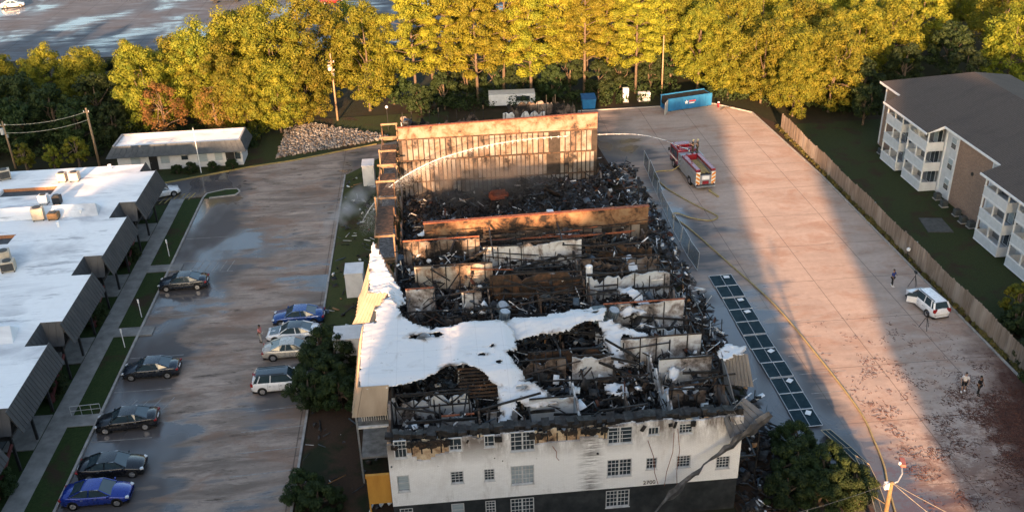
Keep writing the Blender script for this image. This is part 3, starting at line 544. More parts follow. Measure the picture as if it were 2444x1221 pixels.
# --- standing remains of white membrane roof
def inpoly(x, y, p):
    c = False
    for (x0, y0), (x1, y1) in zip(p, p[1:] + p[:1]):
        if (y0 > y) != (y1 > y) and x < (x1 - x0) * (y - y0) / (y1 - y0) + x0: c = not c
    return c
def draped(name, poly, zf, res=.11, thick=.03, mat=MEMB, parent=BB, holes=(), rag=.26, straight=None):
    xs = [p[0] for p in poly]; ys = [p[1] for p in poly]; nx = int((max(xs) - min(xs)) / res) + 2; ny = int((max(ys) - min(ys)) / res) + 2; ids = {}; vs = []; fs = []
    def vid(i, j):
        if (i, j) not in ids:
            x, y = min(xs) + i * res, min(ys) + j * res; ids[(i, j)] = len(vs); jx = mnoise.noise((x * 3, y * 3, 0)) * .06; vs.append((x + jx, y + jx, zf(x, y)))
        return ids[(i, j)]
    for j in range(ny):
        for i in range(nx):
            x, y = min(xs) + (i + .5) * res, min(ys) + (j + .5) * res; ex = (mnoise.noise((x * 1.3, y * 1.3, 2)) * .6 + mnoise.noise((x * 4.1, y * 4.1, 2)) * .4) * rag; ey = (mnoise.noise((x * 1.3, y * 1.3, 8)) * .6 + mnoise.noise((x * 4.1, y * 4.1, 8)) * .4) * rag
            if inpoly(x + ex, y + ey, poly) and not any(math.hypot((x - h[0]) / h[2], (y - h[1]) / h[3]) < 1 + ex for h in holes): fs.append((vid(i, j), vid(i + 1, j), vid(i + 1, j + 1), vid(i, j + 1)))
    def bd(x, y):
        d = 9.0
        for (a, b), (c, e) in zip(poly, poly[1:] + poly[:1]):
            L2 = (c - a) ** 2 + (e - b) ** 2; k = max(0, min(1, ((x - a) * (c - a) + (y - b) * (e - b)) / (L2 + 1e-9))); d = min(d, math.hypot(x - a - k * (c - a), y - b - k * (e - b)))
        for h in holes: d = min(d, abs(math.hypot((x - h[0]) / h[2], (y - h[1]) / h[3]) - 1) * min(h[2], h[3]))
        return d
    rim = [max(0.0, 1 - bd(x, y) / .55) for x, y, z in vs]
    if straight: rim = [0.0 if straight(x, y) else r for r, (x, y, z) in zip(rim, vs)]
    vs = [(x, y, z + min(1, r * 1.6) * (.10 * mnoise.noise((x * 1.6 + y, y * 1.6 - x, 6)) + .05 * mnoise.noise((x * 5, y * 5, 1)))) for (x, y, z), r in zip(vs, rim)]
    o = MB().add(vs, fs).build(name, mat, parent, smooth=True); at = o.data.attributes.new('rim', 'FLOAT', 'POINT'); at.data.foreach_set('value', rim); s = o.modifiers.new('thick', 'SOLIDIFY'); s.thickness = thick; s.offset = -1; return o
wr = lambda x, y: .10 * mnoise.noise((x * .7, y * .7, 5)) + .06 * mnoise.noise((x * 1.2 + y * .8, y * 2.6 - x, 5)) + .03 * mnoise.noise((x * 5, y * 5, 2))
draped('roof_membrane', [(-6.35, 53.7), (-3.8, 53.7), (-2.4, 54.0), (-1.2, 54.7), (-.4, 55.5), (.9, 55.6), (1.8, 55.0), (2.6, 53.9), (3.6, 52.6), (5.0, 52.5), (5.2, 53.8), (4.4, 55.6), (3.9, 56.7), (4.7, 57.4), (4.8, 59.8), (3.5, 61.7), (2.0, 61.6), (.4, 60.3), (-1.3, 60.3), (-2.6, 61.4), (-3.5, 62.6), (-3.9, 64.4), (-4.5, 66), (-5.5, 64), (-5.4, 62.0), (-6.35, 62.0)],
       lambda x, y: 8.6 + wr(x, y) * .35 - .45 * max(0, (54.6 - y)) * (1 if x > 1 else .3) - .5 * max(0, x - 4) - (.35 * max(0, y - 60.6) if x > -1 else 0) + .25 * math.exp(-((x - 1) ** 2) / 9 - ((y - 60.5) ** 2) / 1.5), holes=((-1.6, 59.5, 1.3, .32), (2.2, 56.6, .3, .16), (3.0, 57.6, .22, .14), (3.3, 55.6, .2, .25)), straight=lambda x, y: x < -4.2 and y < 63)
draped('membrane_strip', [(-6.2, 66.8), (-4.7, 66.4), (-3.9, 64.6), (-3.3, 65.8), (-3.6, 67.6), (-4.6, 69.6), (-5.5, 72.6), (-6.0, 74.2), (-6.25, 72)], lambda x, y: 8.5 + .14 * max(0, y - 68) + wr(x, y) * 1.5 - .5 * max(0, x + 4.6))
draped('membrane_drape', [(3.3, 61.0), (4.9, 59.4), (6.5, 59.8), (8.4, 59.7), (10.2, 60.7), (11.5, 60.4), (12.1, 62.0), (11.2, 63.2), (9.0, 62.6), (7.0, 62.0), (5.0, 62.4)], lambda x, y: 8.15 + wr(x, y) * 1.5 - .25 * abs(y - 61.2) + .04 * (x - 4), holes=((11.1, 61.8, .3, .2), (10.5, 62.3, .2, .15)))
draped('membrane_tail', [(11.2, 60.6), (12, 60.9), (13.2, 59.6), (14.6, 58.9), (14.4, 58.6), (12.8, 59.0), (12.4, 57.2), (12.6, 56.2), (11.7, 56.0), (11.4, 57.6)], lambda x, y: 8.1 + wr(x, y) * 2 - .25 * max(0, 60.5 - y))
draped('membrane_front_tail', [(3.4, 54.4), (4.6, 54.0), (5.6, 53.2), (6.8, 52.3), (6.9, 51.6), (5.4, 51.5), (4.3, 52.0), (3.4, 50.6), (2.9, 51.8), (3.0, 53)], lambda x, y: 8.05 + wr(x, y) * 2 - .35 * max(0, 53.2 - y), holes=((4.6, 53.2, .35, .2),))
for i, pl in enumerate(([(10.6, 54.4), (11.9, 54.2), (12.2, 53.2), (11.2, 52.8), (10.5, 53.4)], [(14.0, 53.6), (15.6, 53.9), (16.2, 53.2), (15.9, 52.3), (14.6, 52.9)], [(15.0, 54.6), (15.6, 55.6), (15.9, 54.4), (15.4, 53.6)], [(13.8, 67.2), (14.6, 67.0), (16.2, 64.2), (15.4, 63.9), (14.0, 65.6)], [(12.6, 62.8), (14, 63.2), (15.2, 63.0), (15.4, 62.5), (13.6, 62.0)], [(15.5, 73.4), (16.2, 73.6), (16.4, 70.6), (15.7, 70.4)], [(-2.4, 79.8), (.2, 80.4), (.8, 79.6), (-2, 78.9)], [(2.8, 51.5), (3.6, 51.9), (3.7, 50.1), (3.0, 49.8)], [(-3.2, 61.8), (-1.2, 62.6), (-.8, 61.6)], [(-.4, 62.9), (1.8, 63.4), (2.2, 62.4), (0, 61.9)])):
    cx_ = sum(p[0] for p in pl) / len(pl); cy_ = sum(p[1] for p in pl) / len(pl)
    draped('membrane_scrap', pl, lambda x, y, a=cx_, b=cy_, i=i: (7.2, 6.9, 7.5, 7.7, 7.8, 7.2, 7.6, 7.3, 7.0, 6.6)[i] + wr(x, y) * 4 - .35 * math.hypot(x - a, y - b), .13, .04)
# --- mansard panels of ribbed metal
TAN = P('tan_ribbed_metal', (.36, .29, .22), (.27, .215, .16), 1.4, .6, stretch=(1, 1, .2)); GRYM = P('grey_ribbed_metal', (.15, .145, .145), (.10, .098, .10), 1.5, .55)
def ribbed(name, a, b, c, d, mat, parent, n=6, t=.05, rib=.05):
    a, b, c, d = map(Vector, (a, b, c, d)); m = MB().slab(a, b, c, d, t); nn = (b - a).cross(d - a).normalized()
    for i in range(1, n):
        k = i / n; p, q = a.lerp(b, k), d.lerp(c, k); m.beam(p + nn * rib * .4, q + nn * rib * .4, .05, rib)
    return m.build(name, mat, parent)
ribbed('mansard_panel', (-6.9, 53.2, 6.5), (-4.6, 53.2, 6.5), (-4.3, 53.68, 8.62), (-6.35, 53.68, 8.62), TAN, BB, 8)
ribbed('mansard_panel', (-6.95, 62, 6.5), (-6.95, 53.2, 6.5), (-6.38, 53.66, 8.62), (-6.38, 62, 8.62), TAN, BB, 16)
ribbed('mansard_panel', (-7.5, 64.6, 7.0), (-5.6, 64.7, 7.0), (-4.7, 66.5, 8.5), (-6.25, 66.6, 8.55), TAN, BB, 7)
ribbed('mansard_panel', (-7.2, 69.0, 7.0), (-7.3, 65.0, 6.9), (-6.25, 66.7, 8.55), (-6.2, 69.0, 8.5), TAN, BB, 8)
ribbed('mansard_panel', (-7.1, 69.0, 7.0), (-6.2, 69.1, 6.9), (-6.05, 71.5, 8.8), (-6.3, 71.5, 8.7), TAN, BB, 4)
ribbed('mansard_panel', (18.9, 53.6, 6.6), (20.9, 53.2, 6.5), (20.6, 54.2, 8.6), (18.9, 54.6, 8.8), GRYM, BB, 8)
ribbed('mansard_panel', (18.75, 50.5, 7.2), (18.95, 53.5, 6.7), (18.8, 54.6, 8.8), (18.5, 51.5, 8.5), GRYM, BB, 6)
ribbed('mansard_panel', (17.6, 47.8, 6.6), (20.2, 48.6, 7.6), (18.9, 49.6, 8.4), (17.2, 48.2, 7.9), GRYM, BB, 7)
draped('membrane_scrap', [(18.6, 53.4), (20.2, 54.2), (20.8, 54.9), (19.4, 55.4), (18.5, 54.6)], lambda x, y: 8.75 + wr(x, y) * 2, .15, .05)
# the long cornice strip that peeled off and hangs across the front wall to the ground
_k = [(20.3, 48.4, 7.9, .5), (19.0, 47.8, 7.2, 1.0), (17.6, 47.5, 6.3, .7), (16.4, 47.35, 5.5, .3), (15.6, 47.2, 4.8, .2), (14.9, 47.1, 4.2, .65), (14.0, 46.9, 3.4, .85), (13.0, 46.6, 2.6, .25), (11.6, 46.1, 1.5, .22), (9.9, 45.6, .3, .24)]; pts = []; wd = []
for (a, b) in zip(_k[:-1], _k[1:]):
    for t_ in (0, .33, .66): pts.append(tuple(a[i] + (b[i] - a[i]) * t_ + rnd.uniform(-.07, .07) for i in range(3))); wd.append((a[3] + (b[3] - a[3]) * t_) * rnd.uniform(.75, 1.25))
pts.append(_k[-1][:3]); wd.append(.2); m = MB(); vs = []
for i, (p, w) in enumerate(zip(pts, wd)):
    up = Vector((-.45 + rnd.uniform(-.15, .15), -.15 + .25 * math.sin(i * 1.1), .8)).normalized() * w / 2; p = Vector(p); vs += [p - up, p + up * .2 + Vector((0, -.12, 0)), p + up]
m.add(vs, [(3 * i + a, 3 * i + a + 1, 3 * i + 4 + a, 3 * i + 3 + a) for i in range(len(pts) - 1) for a in (0, 1)])
o = m.build('hanging_cornice', P('scorched_cornice_metal', (.055, .055, .058), (.02, .02, .021), 1.5, .55, c=(.13, .13, .135)), BB); s = o.modifiers.new('t', 'SOLIDIFY'); s.thickness = .05
for (p, q) in (((13.95, 48.1, 7.2), (13.5, 48.0, 2.9)), ((14.2, 48.2, 7.4), (14.35, 47.95, 2.8)), ((12.3, 48.25, 6.6), (13.1, 48.1, 3.0)), ((6.1, 48.3, 6.7), (6.5, 48.2, 5.6))):
    a, b = Vector(p), Vector(q); MB().tube([a, a.lerp(b, .35) + Vector((.12, -.1, 0)), a.lerp(b, .7) + Vector((-.06, -.12, 0)), b], .022, 5).build('hanging_wire', RUST, BB)
# --- west balconies: posts, decks, rails; east frames
for y in (53.6, 58, 62.4, 66.6, 71, 75.4, 80):
    MB().bx(-6.78, -6.66, y - .06, y + .06, 0, 6.9 if y < 70 else 5.6).build('balcony_post', STEEL if y < 60 else BLACKM, BB)
for z in (2.6, 5.3): MB().bx(-6.7, -4.5, 53.6, 76 if z < 5 else 72, z, z + .14).build('balcony_deck', P('balcony_concrete', (.22, .21, .20), (.09, .085, .08), 1.5, .85), BB)
MB().bx(-6.62, -4.5, 53.2, 53.4, 5.5, 5.62).build('balcony_edge', DIRTYW, BB)
m = MB(); [m.bx(-6.4 + i * .16, -6.36 + i * .16, 53.9, 53.94, 5.62, 6.4) for i in range(12)]; m.bx(-6.5, -4.5, 53.88, 53.96, 6.4, 6.46); m.build('balcony_rail', DIRTYW, BB)
MB().bx(-5.95, -4.45, 48.75, 48.85, 2.75, 5.1).bx(-6.0, -4.45, 48.68, 48.9, 4.95, 5.15).bx(-5.95, -5.85, 48.72, 48.9, .2, 2.7).build('yellow_stair_panel', P('yellow_plywood', (.52, .26, .045), (.40, .18, .03), 1.3, .75, stretch=(1, 1, .3)), BB)
LUM = P('exposed_lumber', (.20, .13, .08), (.08, .05, .03), 1.2, .8, c=(.27, .18, .11))
for y in (83.5, 88, 92.5, 97, 101.2, 105.5, 110):
    for x in (-6.5, -4.75): MB().bx(x - .065, x + .065, y - .065, y + .065, 0, 7.1 + rnd.uniform(-1.9, .3) - (1.5 if y < 86 else 0)).build('balcony_post', LUM if rnd.random() < .7 else CHAR2, BB)
    for z in (2.7, 5.3, 7.2)[:2 if y < 90 else 3]: MB().bx(-6.6, -4.6, y - .07, y + .07, z - .2, z).build('balcony_beam', LUM, BB)
for y0, y1 in ((83.5, 92.4), (92.6, 101), (101.3, 110)):
    for z in (2.7, 5.3): MB().bx(-6.62, -6.5, y0, y1, z - .22, z - .02).build('rim_beam', LUM if rnd.random() < .6 else CHAR2, BB); MB().bx(-6.45, -4.8, y0 + .3, y1 - 2.2, z + .0, z + .05).build('balcony_deck', CHAR2 if z > 3 else ASH, BB)
for k in range(9): z = .25 + k * .28; MB().bx(-6.3, -5.0, 86.5 + k * .26, 86.8 + k * .26, z, z + .05).build('stair_tread', LUM, BB)
MB().beam((-6.4, 82.2, 4.4), (-4.8, 80.4, 2.2), .12, .3).build('fallen_stringer', LUM, BB)
for y in (50.5, 55, 60, 65, 70, 75, 80, 85, 90):
    x = 20.6; MB().bx(x - .05, x + .05, y - .05, y + .05, 0, rnd.uniform(3.0, 6.6)).build('frame_post', BLACKM, BB)
    if y < 86: MB().beam((x, y, rnd.uniform(2.4, 2.9)), (x, y + 5, 2.6), .1, .14).build('frame_beam', BLACKM, BB)
    if rnd.random() < .8: MB().beam((18.6, y, 2.7), (x, y, 2.7), .1, .14).build('frame_beam', BLACKM, BB)
    if 60 < y < 84: MB().beam((x, y, 5.2), (x + rnd.uniform(-.6, .6), y + 4.6, rnd.uniform(3, 5.4)), .09, .12).build('frame_beam', BLACKM, BB)
# --- white brick stair towers on the west side
for i, (x0, x1, y, h) in enumerate(((-9.6, -7.9, 81.0, 2.6), (-9.2, -7.8, 108.1, 2.6), (-9.9, -7.5, 69.7, 2.4))):
    o = MB().bx(x0, x1, y, y + 2.2, 0, h).bx(x0 - .05, x1 + .05, y - .05, y + 2.25, h + .003, h + .1).build('utility_hut', P('painted_block', (.64, .64, .65), (.52, .52, .53), 1.2, .75, bump=.15), None, bevel=.02)
    tag(o, ('white painted block hut beside the building, under the lone orange mansard flap', 'white painted block hut beside the building, near the back by the timber balconies', 'white painted block hut behind the bushes beside the standing white roof')[i], 'hut', 'white block huts along the west side')
# ================================================================== OTHER BUILDINGS
rnd = random.Random(21)
# --- white-roofed terrace of units along the left lot
def whiteroof():
    t = NT('white_flat_roof'); v = t.vec((1, 1, 1)); n = t.noise(t.vec((.5, 1, 1)), .22, 6, .6, .8); f = t.noise(v, 1.8, 6, .65)
    c = t.mix(t.ramp(f, [(.4, .0), (.75, .3)]), (.77, .78, .79), (.64, .64, .65)); c = t.mix(t.ramp(n, [(.50, 0), (.68, .8)]), c, (.40, .41, .44)); st = t.noise(t.vec((.25, 1.2, 1), loc=(4, 4, 0)), .5, 6, .7); c = t.mix(t.ramp(st, [(.57, 0), (.66, .75)]), c, (.22, .23, .26)); c = t.mix(t.ramp(t.vor(v, .35), [(.0, .35), (.06, 0)]), c, (.25, .25, .26))
    X, Y, Z = t.xyz(); c = t.mix(t.math('MULTIPLY', t.line(Y, 1.9, .05), .16), c, (.45, .45, .46)); t.out(c, .7, 0, .3); t.bump(f, .2, .05); return t.mat
ROOFW = whiteroof()
TU = tag(empty('terraced_units'), 'long dark two-storey terrace with stepped white flat roof and notched mansard', 'building')
ZR = 6.0; XE, XN = -31.4, -33.15
SEG = [(93.7, 102.0), (81.6, 89.9), (69.9, 77.9), (58.1, 66.3), (46.4, 54.4), (34.5, 42.6)]
MANS = P('dark_mansard_metal', (.055, .058, .064), (.038, .04, .044), 1.2, .6, stretch=(1, 1, .25))
def cellroof(y0, y1, z, holes=()):
    m = MB(); xs = sorted({-62.0, XN, *[h[0] for h in holes], *[h[1] for h in holes]}); ys = sorted({y0, y1, *[h[2] for h in holes], *[h[3] for h in holes]})
    for a, b in zip(xs[:-1], xs[1:]):
        for c, d in zip(ys[:-1], ys[1:]):
            if not any(h[0] - .01 <= a and b <= h[1] + .01 and h[2] - .01 <= c and d <= h[3] + .01 for h in holes): m.bx(a, b, c, d, z - .3, z)
    return m
WELL = [(-46.8, -41.0, 97.0, 99.2), (-52, -41.2, 85.3, 87.4), (-53, -43, 61.5, 64)]
edges = [104.3, 92.2, 80.2, 68.4, 56.4, 44.4, 30]
for i in range(6):
    y1, y0 = edges[i], edges[i + 1]; hl = [h for h in WELL if y0 < h[2] < y1]; zz = ZR + (.0, .0, .0, .0, .0, .0)[i]
    cellroof(y0, y1 - .003, zz, hl).build('roof_deck', ROOFW, TU)
for s0, s1 in SEG: MB().bx(XN + .003, XE, s0, s1, ZR - .3, ZR - .004).build('roof_deck', ROOFW, TU)
for h in WELL:
    m = MB(); x0, x1, y0, y1 = h; m.bx(x0, x1, y1 - .12, y1 - .005, 3.2, ZR - .02); w = m.build('light_well', P('red_brown_boarding', (.36, .17, .085), (.27, .12, .06), 1.5, .8, stretch=(4, 1, 1)), TU)
    MB().bx(x0, x1, y0, y1 - .13, 3.2, 3.3).build('well_floor', DGREY, w); MB().bx(x0 + .005, x0 + .1, y0, y1 - .13, 3.3, ZR - .03).bx(x1 - .1, x1 - .005, y0, y1 - .13, 3.3, ZR - .03).build('well_side', ROOFW, w)
for y, x1 in ((92.2, -34.4), (68.4, -34.2), (44.4, -34)):     # raised ridges that step across the roof
    m = MB(); m.add([(-62, y - 1.5, ZR + .004), (x1, y - 1.5, ZR + .004), (x1 - .6, y, ZR + .75), (-62, y, ZR + .75), (x1 - .4, y + .9, ZR + .004), (-62, y + .9, ZR + .004)], [(0, 1, 2, 3), (3, 2, 4, 5), (1, 4, 2), (0, 3, 5)]); m.build('roof_ridge', ROOFW, TU)
def mans(a, b, out, drop=1.9):    # a: left end, b: right end of the roof edge seen from outside
    a, b, out = Vector(a), Vector(b), Vector(out); dn = out - Vector((0, 0, drop)); return ribbed('mansard_panel', a + dn, b + dn, b, a, MANS, TU, max(2, int((b - a).length / .45)), .08, .04)
for i, (s0, s1) in enumerate(SEG):
    n1 = s0; n0 = SEG[i + 1][1] if i + 1 < len(SEG) else s0 - 3.6
    mans((XE, s0 - .5, ZR), (XE, s1 + .4, ZR), (.75, 0, 0)); mans((XN, s0, ZR - .01), (XE, s0, ZR - .01), (0, -.75, 0)); mans((XE, s1 - .01, ZR - .02), (XN, s1 - .01, ZR - .02), (0, .6, 0)); mans((XN, n0, ZR - .01), (XN, n1, ZR - .01), (.75, 0, 0))
    # behind: wall, balcony, columns, doors
    MB().bx(-36.0, -34.6, n0 - .2, s1 + .2, 0, ZR - .35).build('wall', DGREY, TU)
    bd = MB().bx(-34.55, -32.3, s0 + .6, s1 - .6, 2.7, 2.86).build('balcony', P('dark_deck', (.06, .055, .055), (.04, .04, .04), 2, .8), TU)
    m = MB(); m.bx(-32.42, -32.34, s0 + .6, s1 - .6, 3.78, 3.86); m.bx(-34.5, -32.4, s0 + .6, s0 + .68, 3.7, 3.78); m.build('handrail', P('pale_rail', (.46, .46, .47), (.36, .36, .37), 3, .6), bd)
    m = MB(); [m.bx(-32.40, -32.36, s0 + .7 + k * .16, s0 + .73 + k * .16, 2.87, 3.77) for k in range(int((s1 - s0 - 1.4) / .16))]; m.build('baluster', BLACKM, bd)
    for y in (s0 + .5, (s0 + s1) / 2, s1 - .5): MB().bx(-32.32, -32.14, y - .09, y + .09, 0, 4.6).build('column', BLACKM, TU)
    for y in (s0 + 1.3, s1 - 2.2):
        for z in (.1, 2.9): d = MB().bx(-34.58, -34.5, y, y + .95, z, z + 2.05).build('door', P('dark_teal_door', (.03, .06, .08), (.02, .04, .055), 2, .5), TU); MB().bx(-34.5, -34.47, y + .12, y + .5, z + 1.0, z + 1.85).build('door_pane', GLASS, d)
    for z in (.9, 3.7): w = MB().bx(-34.58, -34.52, s0 + 3.2, s0 + 4.9, z, z + 1.2).build('window', BLACKM, TU); MB().bx(-34.53, -34.5, s0 + 3.28, s0 + 4.82, z + .08, z + 1.12).build('pane', GLASS, w)
    p = MB().bx(-34.5, -32.1, s0 + 2.8, s1 - 1.0, .03, .1).build('patio', WALK, TU)
    MB().beam((-32.1, s0 + .2, 2.7), (-32.6, n0 + .3, .3), .1, .3).bx(-32.9, -32.5, s0 - 3.0, s0 - 2.6, .1, .9).build('outside_stair', P('dark_red_stair', (.12, .03, .03), (.07, .02, .02), 2, .7), TU)
MB().bx(-62, -36.01, 30, 104.2, 0, ZR - .32).build('core_wall', DGREY, TU)
MB().bx(-34.6, -33.3, 102.3, 104.2, 0, ZR - .35).build('wall', DGREY, TU)
mans((XN, 104.28, ZR), (-62, 104.28, ZR), (0, .7, 0)); mans((XN + .01, 102.4, ZR - .005), (XN + .01, 104.9, ZR - .005), (.75, 0, 0))
# roof plant: each unit is a thing of its own
TANM = P('beige_sheet_metal', (.52, .45, .35), (.38, .32, .25), 2, .6); FANM = P('fan_grille', (.05, .05, .05), (.03, .03, .03), 4, .6)
def roof_unit(x, y, z, sx, sy, sz, label, rz=0, mat=TANM):
    o = tag(empty('rooftop_unit', (x, y, z), rz), label, 'rooftop unit', 'rooftop cooling units'); MB().bx(-sx / 2, sx / 2, -sy / 2, sy / 2, .12, sz).build('casing', mat, o, bevel=.03)
    MB().bx(-sx / 2 + .05, -sx / 2 + .15, -sy / 2, sy / 2, 0, .12).bx(sx / 2 - .15, sx / 2 - .05, -sy / 2, sy / 2, 0, .12).build('skid', BLACKM, o)
    MB().cyl((0, 0, sz + .04), min(sx, sy) * .38, .08, n=14).build('fan_grille', FANM, o); MB().bx(-sx / 2 + .08, sx / 2 - .08, -sy / 2 - .02, -sy / 2 - .003, .2, sz - .12).build('louvre', FANM if sx > 1.1 else mat, o); return o
roof_unit(-40.9, 100.5, ZR, .9, .8, 1.0, 'beige rooftop unit, west one of the pair above the brown light well')
roof_unit(-39.6, 100.5, ZR, 1.0, .9, 1.0, 'beige rooftop unit, east one of the pair above the brown light well')
roof_unit(-40.9, 94.6, ZR, .9, .8, 1.0, 'pale rooftop unit just behind the cream roof ridge', mat=WHITE)
roof_unit(-39.5, 94.4, ZR, .8, .8, .9, 'dark rooftop unit just behind the cream roof ridge', mat=BLACKM)
roof_unit(-40.1, 90.6, ZR + .02, 1.1, 1.0, 1.3, 'tall beige rooftop unit in front of the cream roof ridge', .2)
roof_unit(-38.6, 90.5, ZR + .02, 1.0, .9, .7, 'low brown rooftop unit in front of the cream roof ridge', mat=P('brown_sheet', (.22, .13, .06), (.14, .085, .04), 3, .7))
roof_unit(-39.9, 81.2, ZR, 1.0, 1.0, 1.3, 'beige rooftop unit, back one of the cluster amid the white roof', .3)
roof_unit(-39.1, 79.7, ZR, 1.2, 1.0, 1.0, 'beige rooftop unit, front one of the cluster amid the white roof', .2)
roof_unit(-47.6, 102.2, ZR, 1.2, 1.0, 1.1, 'beige rooftop unit at the picture edge above the brown light well', .4)
def vent(x, y, label): o = tag(MB().cyl((x, y, ZR + .25), .12, .5, n=10).cyl((x, y, ZR + .55), .2, .1, n=10).build('roof_vent', WHITE), label, 'roof vent', 'roof vents')
vent(-36.2, 91.2, 'small white roof vent east of the brown rooftop unit'); vent(-37.6, 88.6, 'small white roof vent south of the brown rooftop unit'); vent(-36.6, 103.2, 'small white roof vent at the back edge of the white roof')
# --- small white office with flat roof and dark mansard
SO = tag(empty('small_office'), 'low white single-storey office with dark mansard front and flat roof', 'building')
MB().bx(-40.6, -25.0, 117.6, 121.2, 0, 2.6).build('wall', P('white_siding', (.66, .66, .66), (.56, .56, .57), 1.5, .7), SO)
MB().bx(-40.4, -25.0, 117.0, 121.2, 3.35, 3.5).build('roof_deck', ROOFW, SO)
MB().bx(-40.6, -40.4, 117.0, 121.3, 2.6, 3.75).bx(-25.0, -24.8, 117.0, 121.3, 2.6, 3.75).bx(-40.6, -24.8, 121.2, 121.4, 2.6, 3.75).build('parapet', P('grey_parapet', (.30, .31, .33), (.22, .23, .25), 2, .7), SO)
ribbed('mansard_panel', (-41.5, 116.1, 2.4), (-24.1, 116.1, 2.4), (-24.8, 116.95, 3.7), (-40.6, 116.95, 3.7), DGREY, SO, 24, .08, .03)
ribbed('mansard_panel', (-24.1, 116.1, 2.4), (-24.1, 121.6, 2.4), (-24.75, 121.3, 3.7), (-24.75, 116.95, 3.7), DGREY, SO, 8, .08, .03)
for x, w_, z0, z1, nm in ((-38.9, 1.1, .9, 1.9, 'window'), (-36.6, .9, .05, 2.05, 'door'), (-35.2, 1.0, .9, 1.9, 'window'), (-32.6, .8, 1.2, 1.75, 'window'), (-30.6, 1.2, .8, 1.9, 'window'), (-28.4, .9, .9, 1.9, 'window'), (-27.0, 1.0, .05, 2.1, 'door'), (-25.9, .7, .9, 1.9, 'window')):
    w = MB().bx(x - .06, x + w_ + .06, 117.52, 117.6, z0 - .06 if z0 > .2 else z0, z1 + .06).build(nm, BLACKM if nm == 'door' else WINF, SO)
    if nm == 'window': MB().bx(x, x + w_, 117.49, 117.52, z0, z1).build('pane', BLIND if w_ > .85 else GLASS, w)
    else: MB().cyl((x + .1, 117.48, 1.0), .04, .06, 'y', 8).build('handle', STEEL, w)
# --- three-storey apartment block on the right
AB = tag(empty('apartment_block'), 'three-storey pale apartment block with brown shingle roof and white balconies', 'building')
ZG, ZE = .25, 8.05; XB, XR_ = 55.0, 57.0
SIDW = P('white_clapboard', (.60, .62, .64), (.50, .52, .54), 1.5, .65); TRIMW = P('bright_trim', (.74, .75, .76), (.64, .65, .66), 2, .55)
def brick_tan():
    t = NT('tan_brick'); X, Y, Z = t.xyz(); b = t.n.new('ShaderNodeTexBrick'); m = t.n.new('ShaderNodeCombineXYZ'); t.L(t.math('ADD', X, Y), m.inputs[0]); t.L(Z, m.inputs[1]); t.L(m.outputs[0], b.inputs[0])
    b.inputs['Scale'].default_value = 1; b.inputs['Brick Width'].default_value = .24; b.inputs['Row Height'].default_value = .08; b.inputs['Mortar Size'].default_value = .01
    b.inputs['Color1'].default_value = (.34, .20, .125, 1); b.inputs['Color2'].default_value = (.22, .125, .085, 1); b.inputs['Mortar'].default_value = (.33, .28, .24, 1)
    n = t.noise(t.vec((1, 1, 1)), .8, 5); t.out(t.mix(t.ramp(n, [(.4, 0), (.7, .3)]), b.outputs[0], (.18, .12, .09)), .85, 0, .3); t.bump(b.outputs[1], -.3, .01); return t.mat
BRICKT = brick_tan()
MB().bx(XR_ + .05, 73, 40, 112, ZG - .3, ZE).build('wall', SIDW, AB)
MB().bx(XR_ - .02, XR_ + .045, 86.9, 93.6, ZG - .3, ZE - .02).build('brick_wall', BRICKT, AB)
MB().bx(XR_ - .04, 73.02, 112.003, 112.12, ZG - .3, ZE - .02).build('brick_wall', BRICKT, AB)
MB().bx(XR_ - .03, XR_ + .045, 107.7, 111.7, ZG - .3, ZE - .02).build('brick_wall', BRICKT, AB)
MB().bx(XR_ - .02, XR_ + .045, 62, 68.5, ZG - .3, ZE - .02).build('brick_wall', BRICKT, AB)
def shingles():
    t = NT('brown_shingles'); v = t.vec((1, 1, 1)); n = t.noise(t.vec((.3, 1, 1)), .5, 6, .65); f = t.noise(v, 9, 5, .7); X, Y, Z = t.xyz()
    c = t.mix(t.ramp(f, [(.35, 0), (.65, 1)]), (.062, .05, .044), (.105, .088, .078)); c = t.mix(t.ramp(n, [(.5, 0), (.7, .5)]), c, (.05, .042, .04))
    c = t.mix(t.math('MULTIPLY', t.line(Z, .075, .02), .5), c, (.035, .03, .028)); t.out(c, .9, 0, .2); t.bump(f, .4, .03); return t.mat
SHIN = shingles()
zr, xr = 11.0, 64.5; xe = XR_ - .5; m = MB(); ze = ZE + .05
m.add([(xe, 113, ze), (73.6, 113, ze), (73.6, 38, ze), (xe, 38, ze), (xr, 106, zr), (xr, 44, zr), (xe, 113, ze - .2), (73.6, 113, ze - .2), (73.6, 38, ze - .2), (xe, 38, ze - .2)], [(0, 3, 5, 4)[::-1], (1, 0, 4)[::-1], (2, 1, 4, 5)[::-1], (3, 2, 5)[::-1], (0, 1, 7, 6), (1, 2, 8, 7), (2, 3, 9, 8), (3, 0, 6, 9), (6, 7, 8, 9)])
rf = m.build('roof', SHIN, AB)
slope = (zr - ze) / (xr - xe)
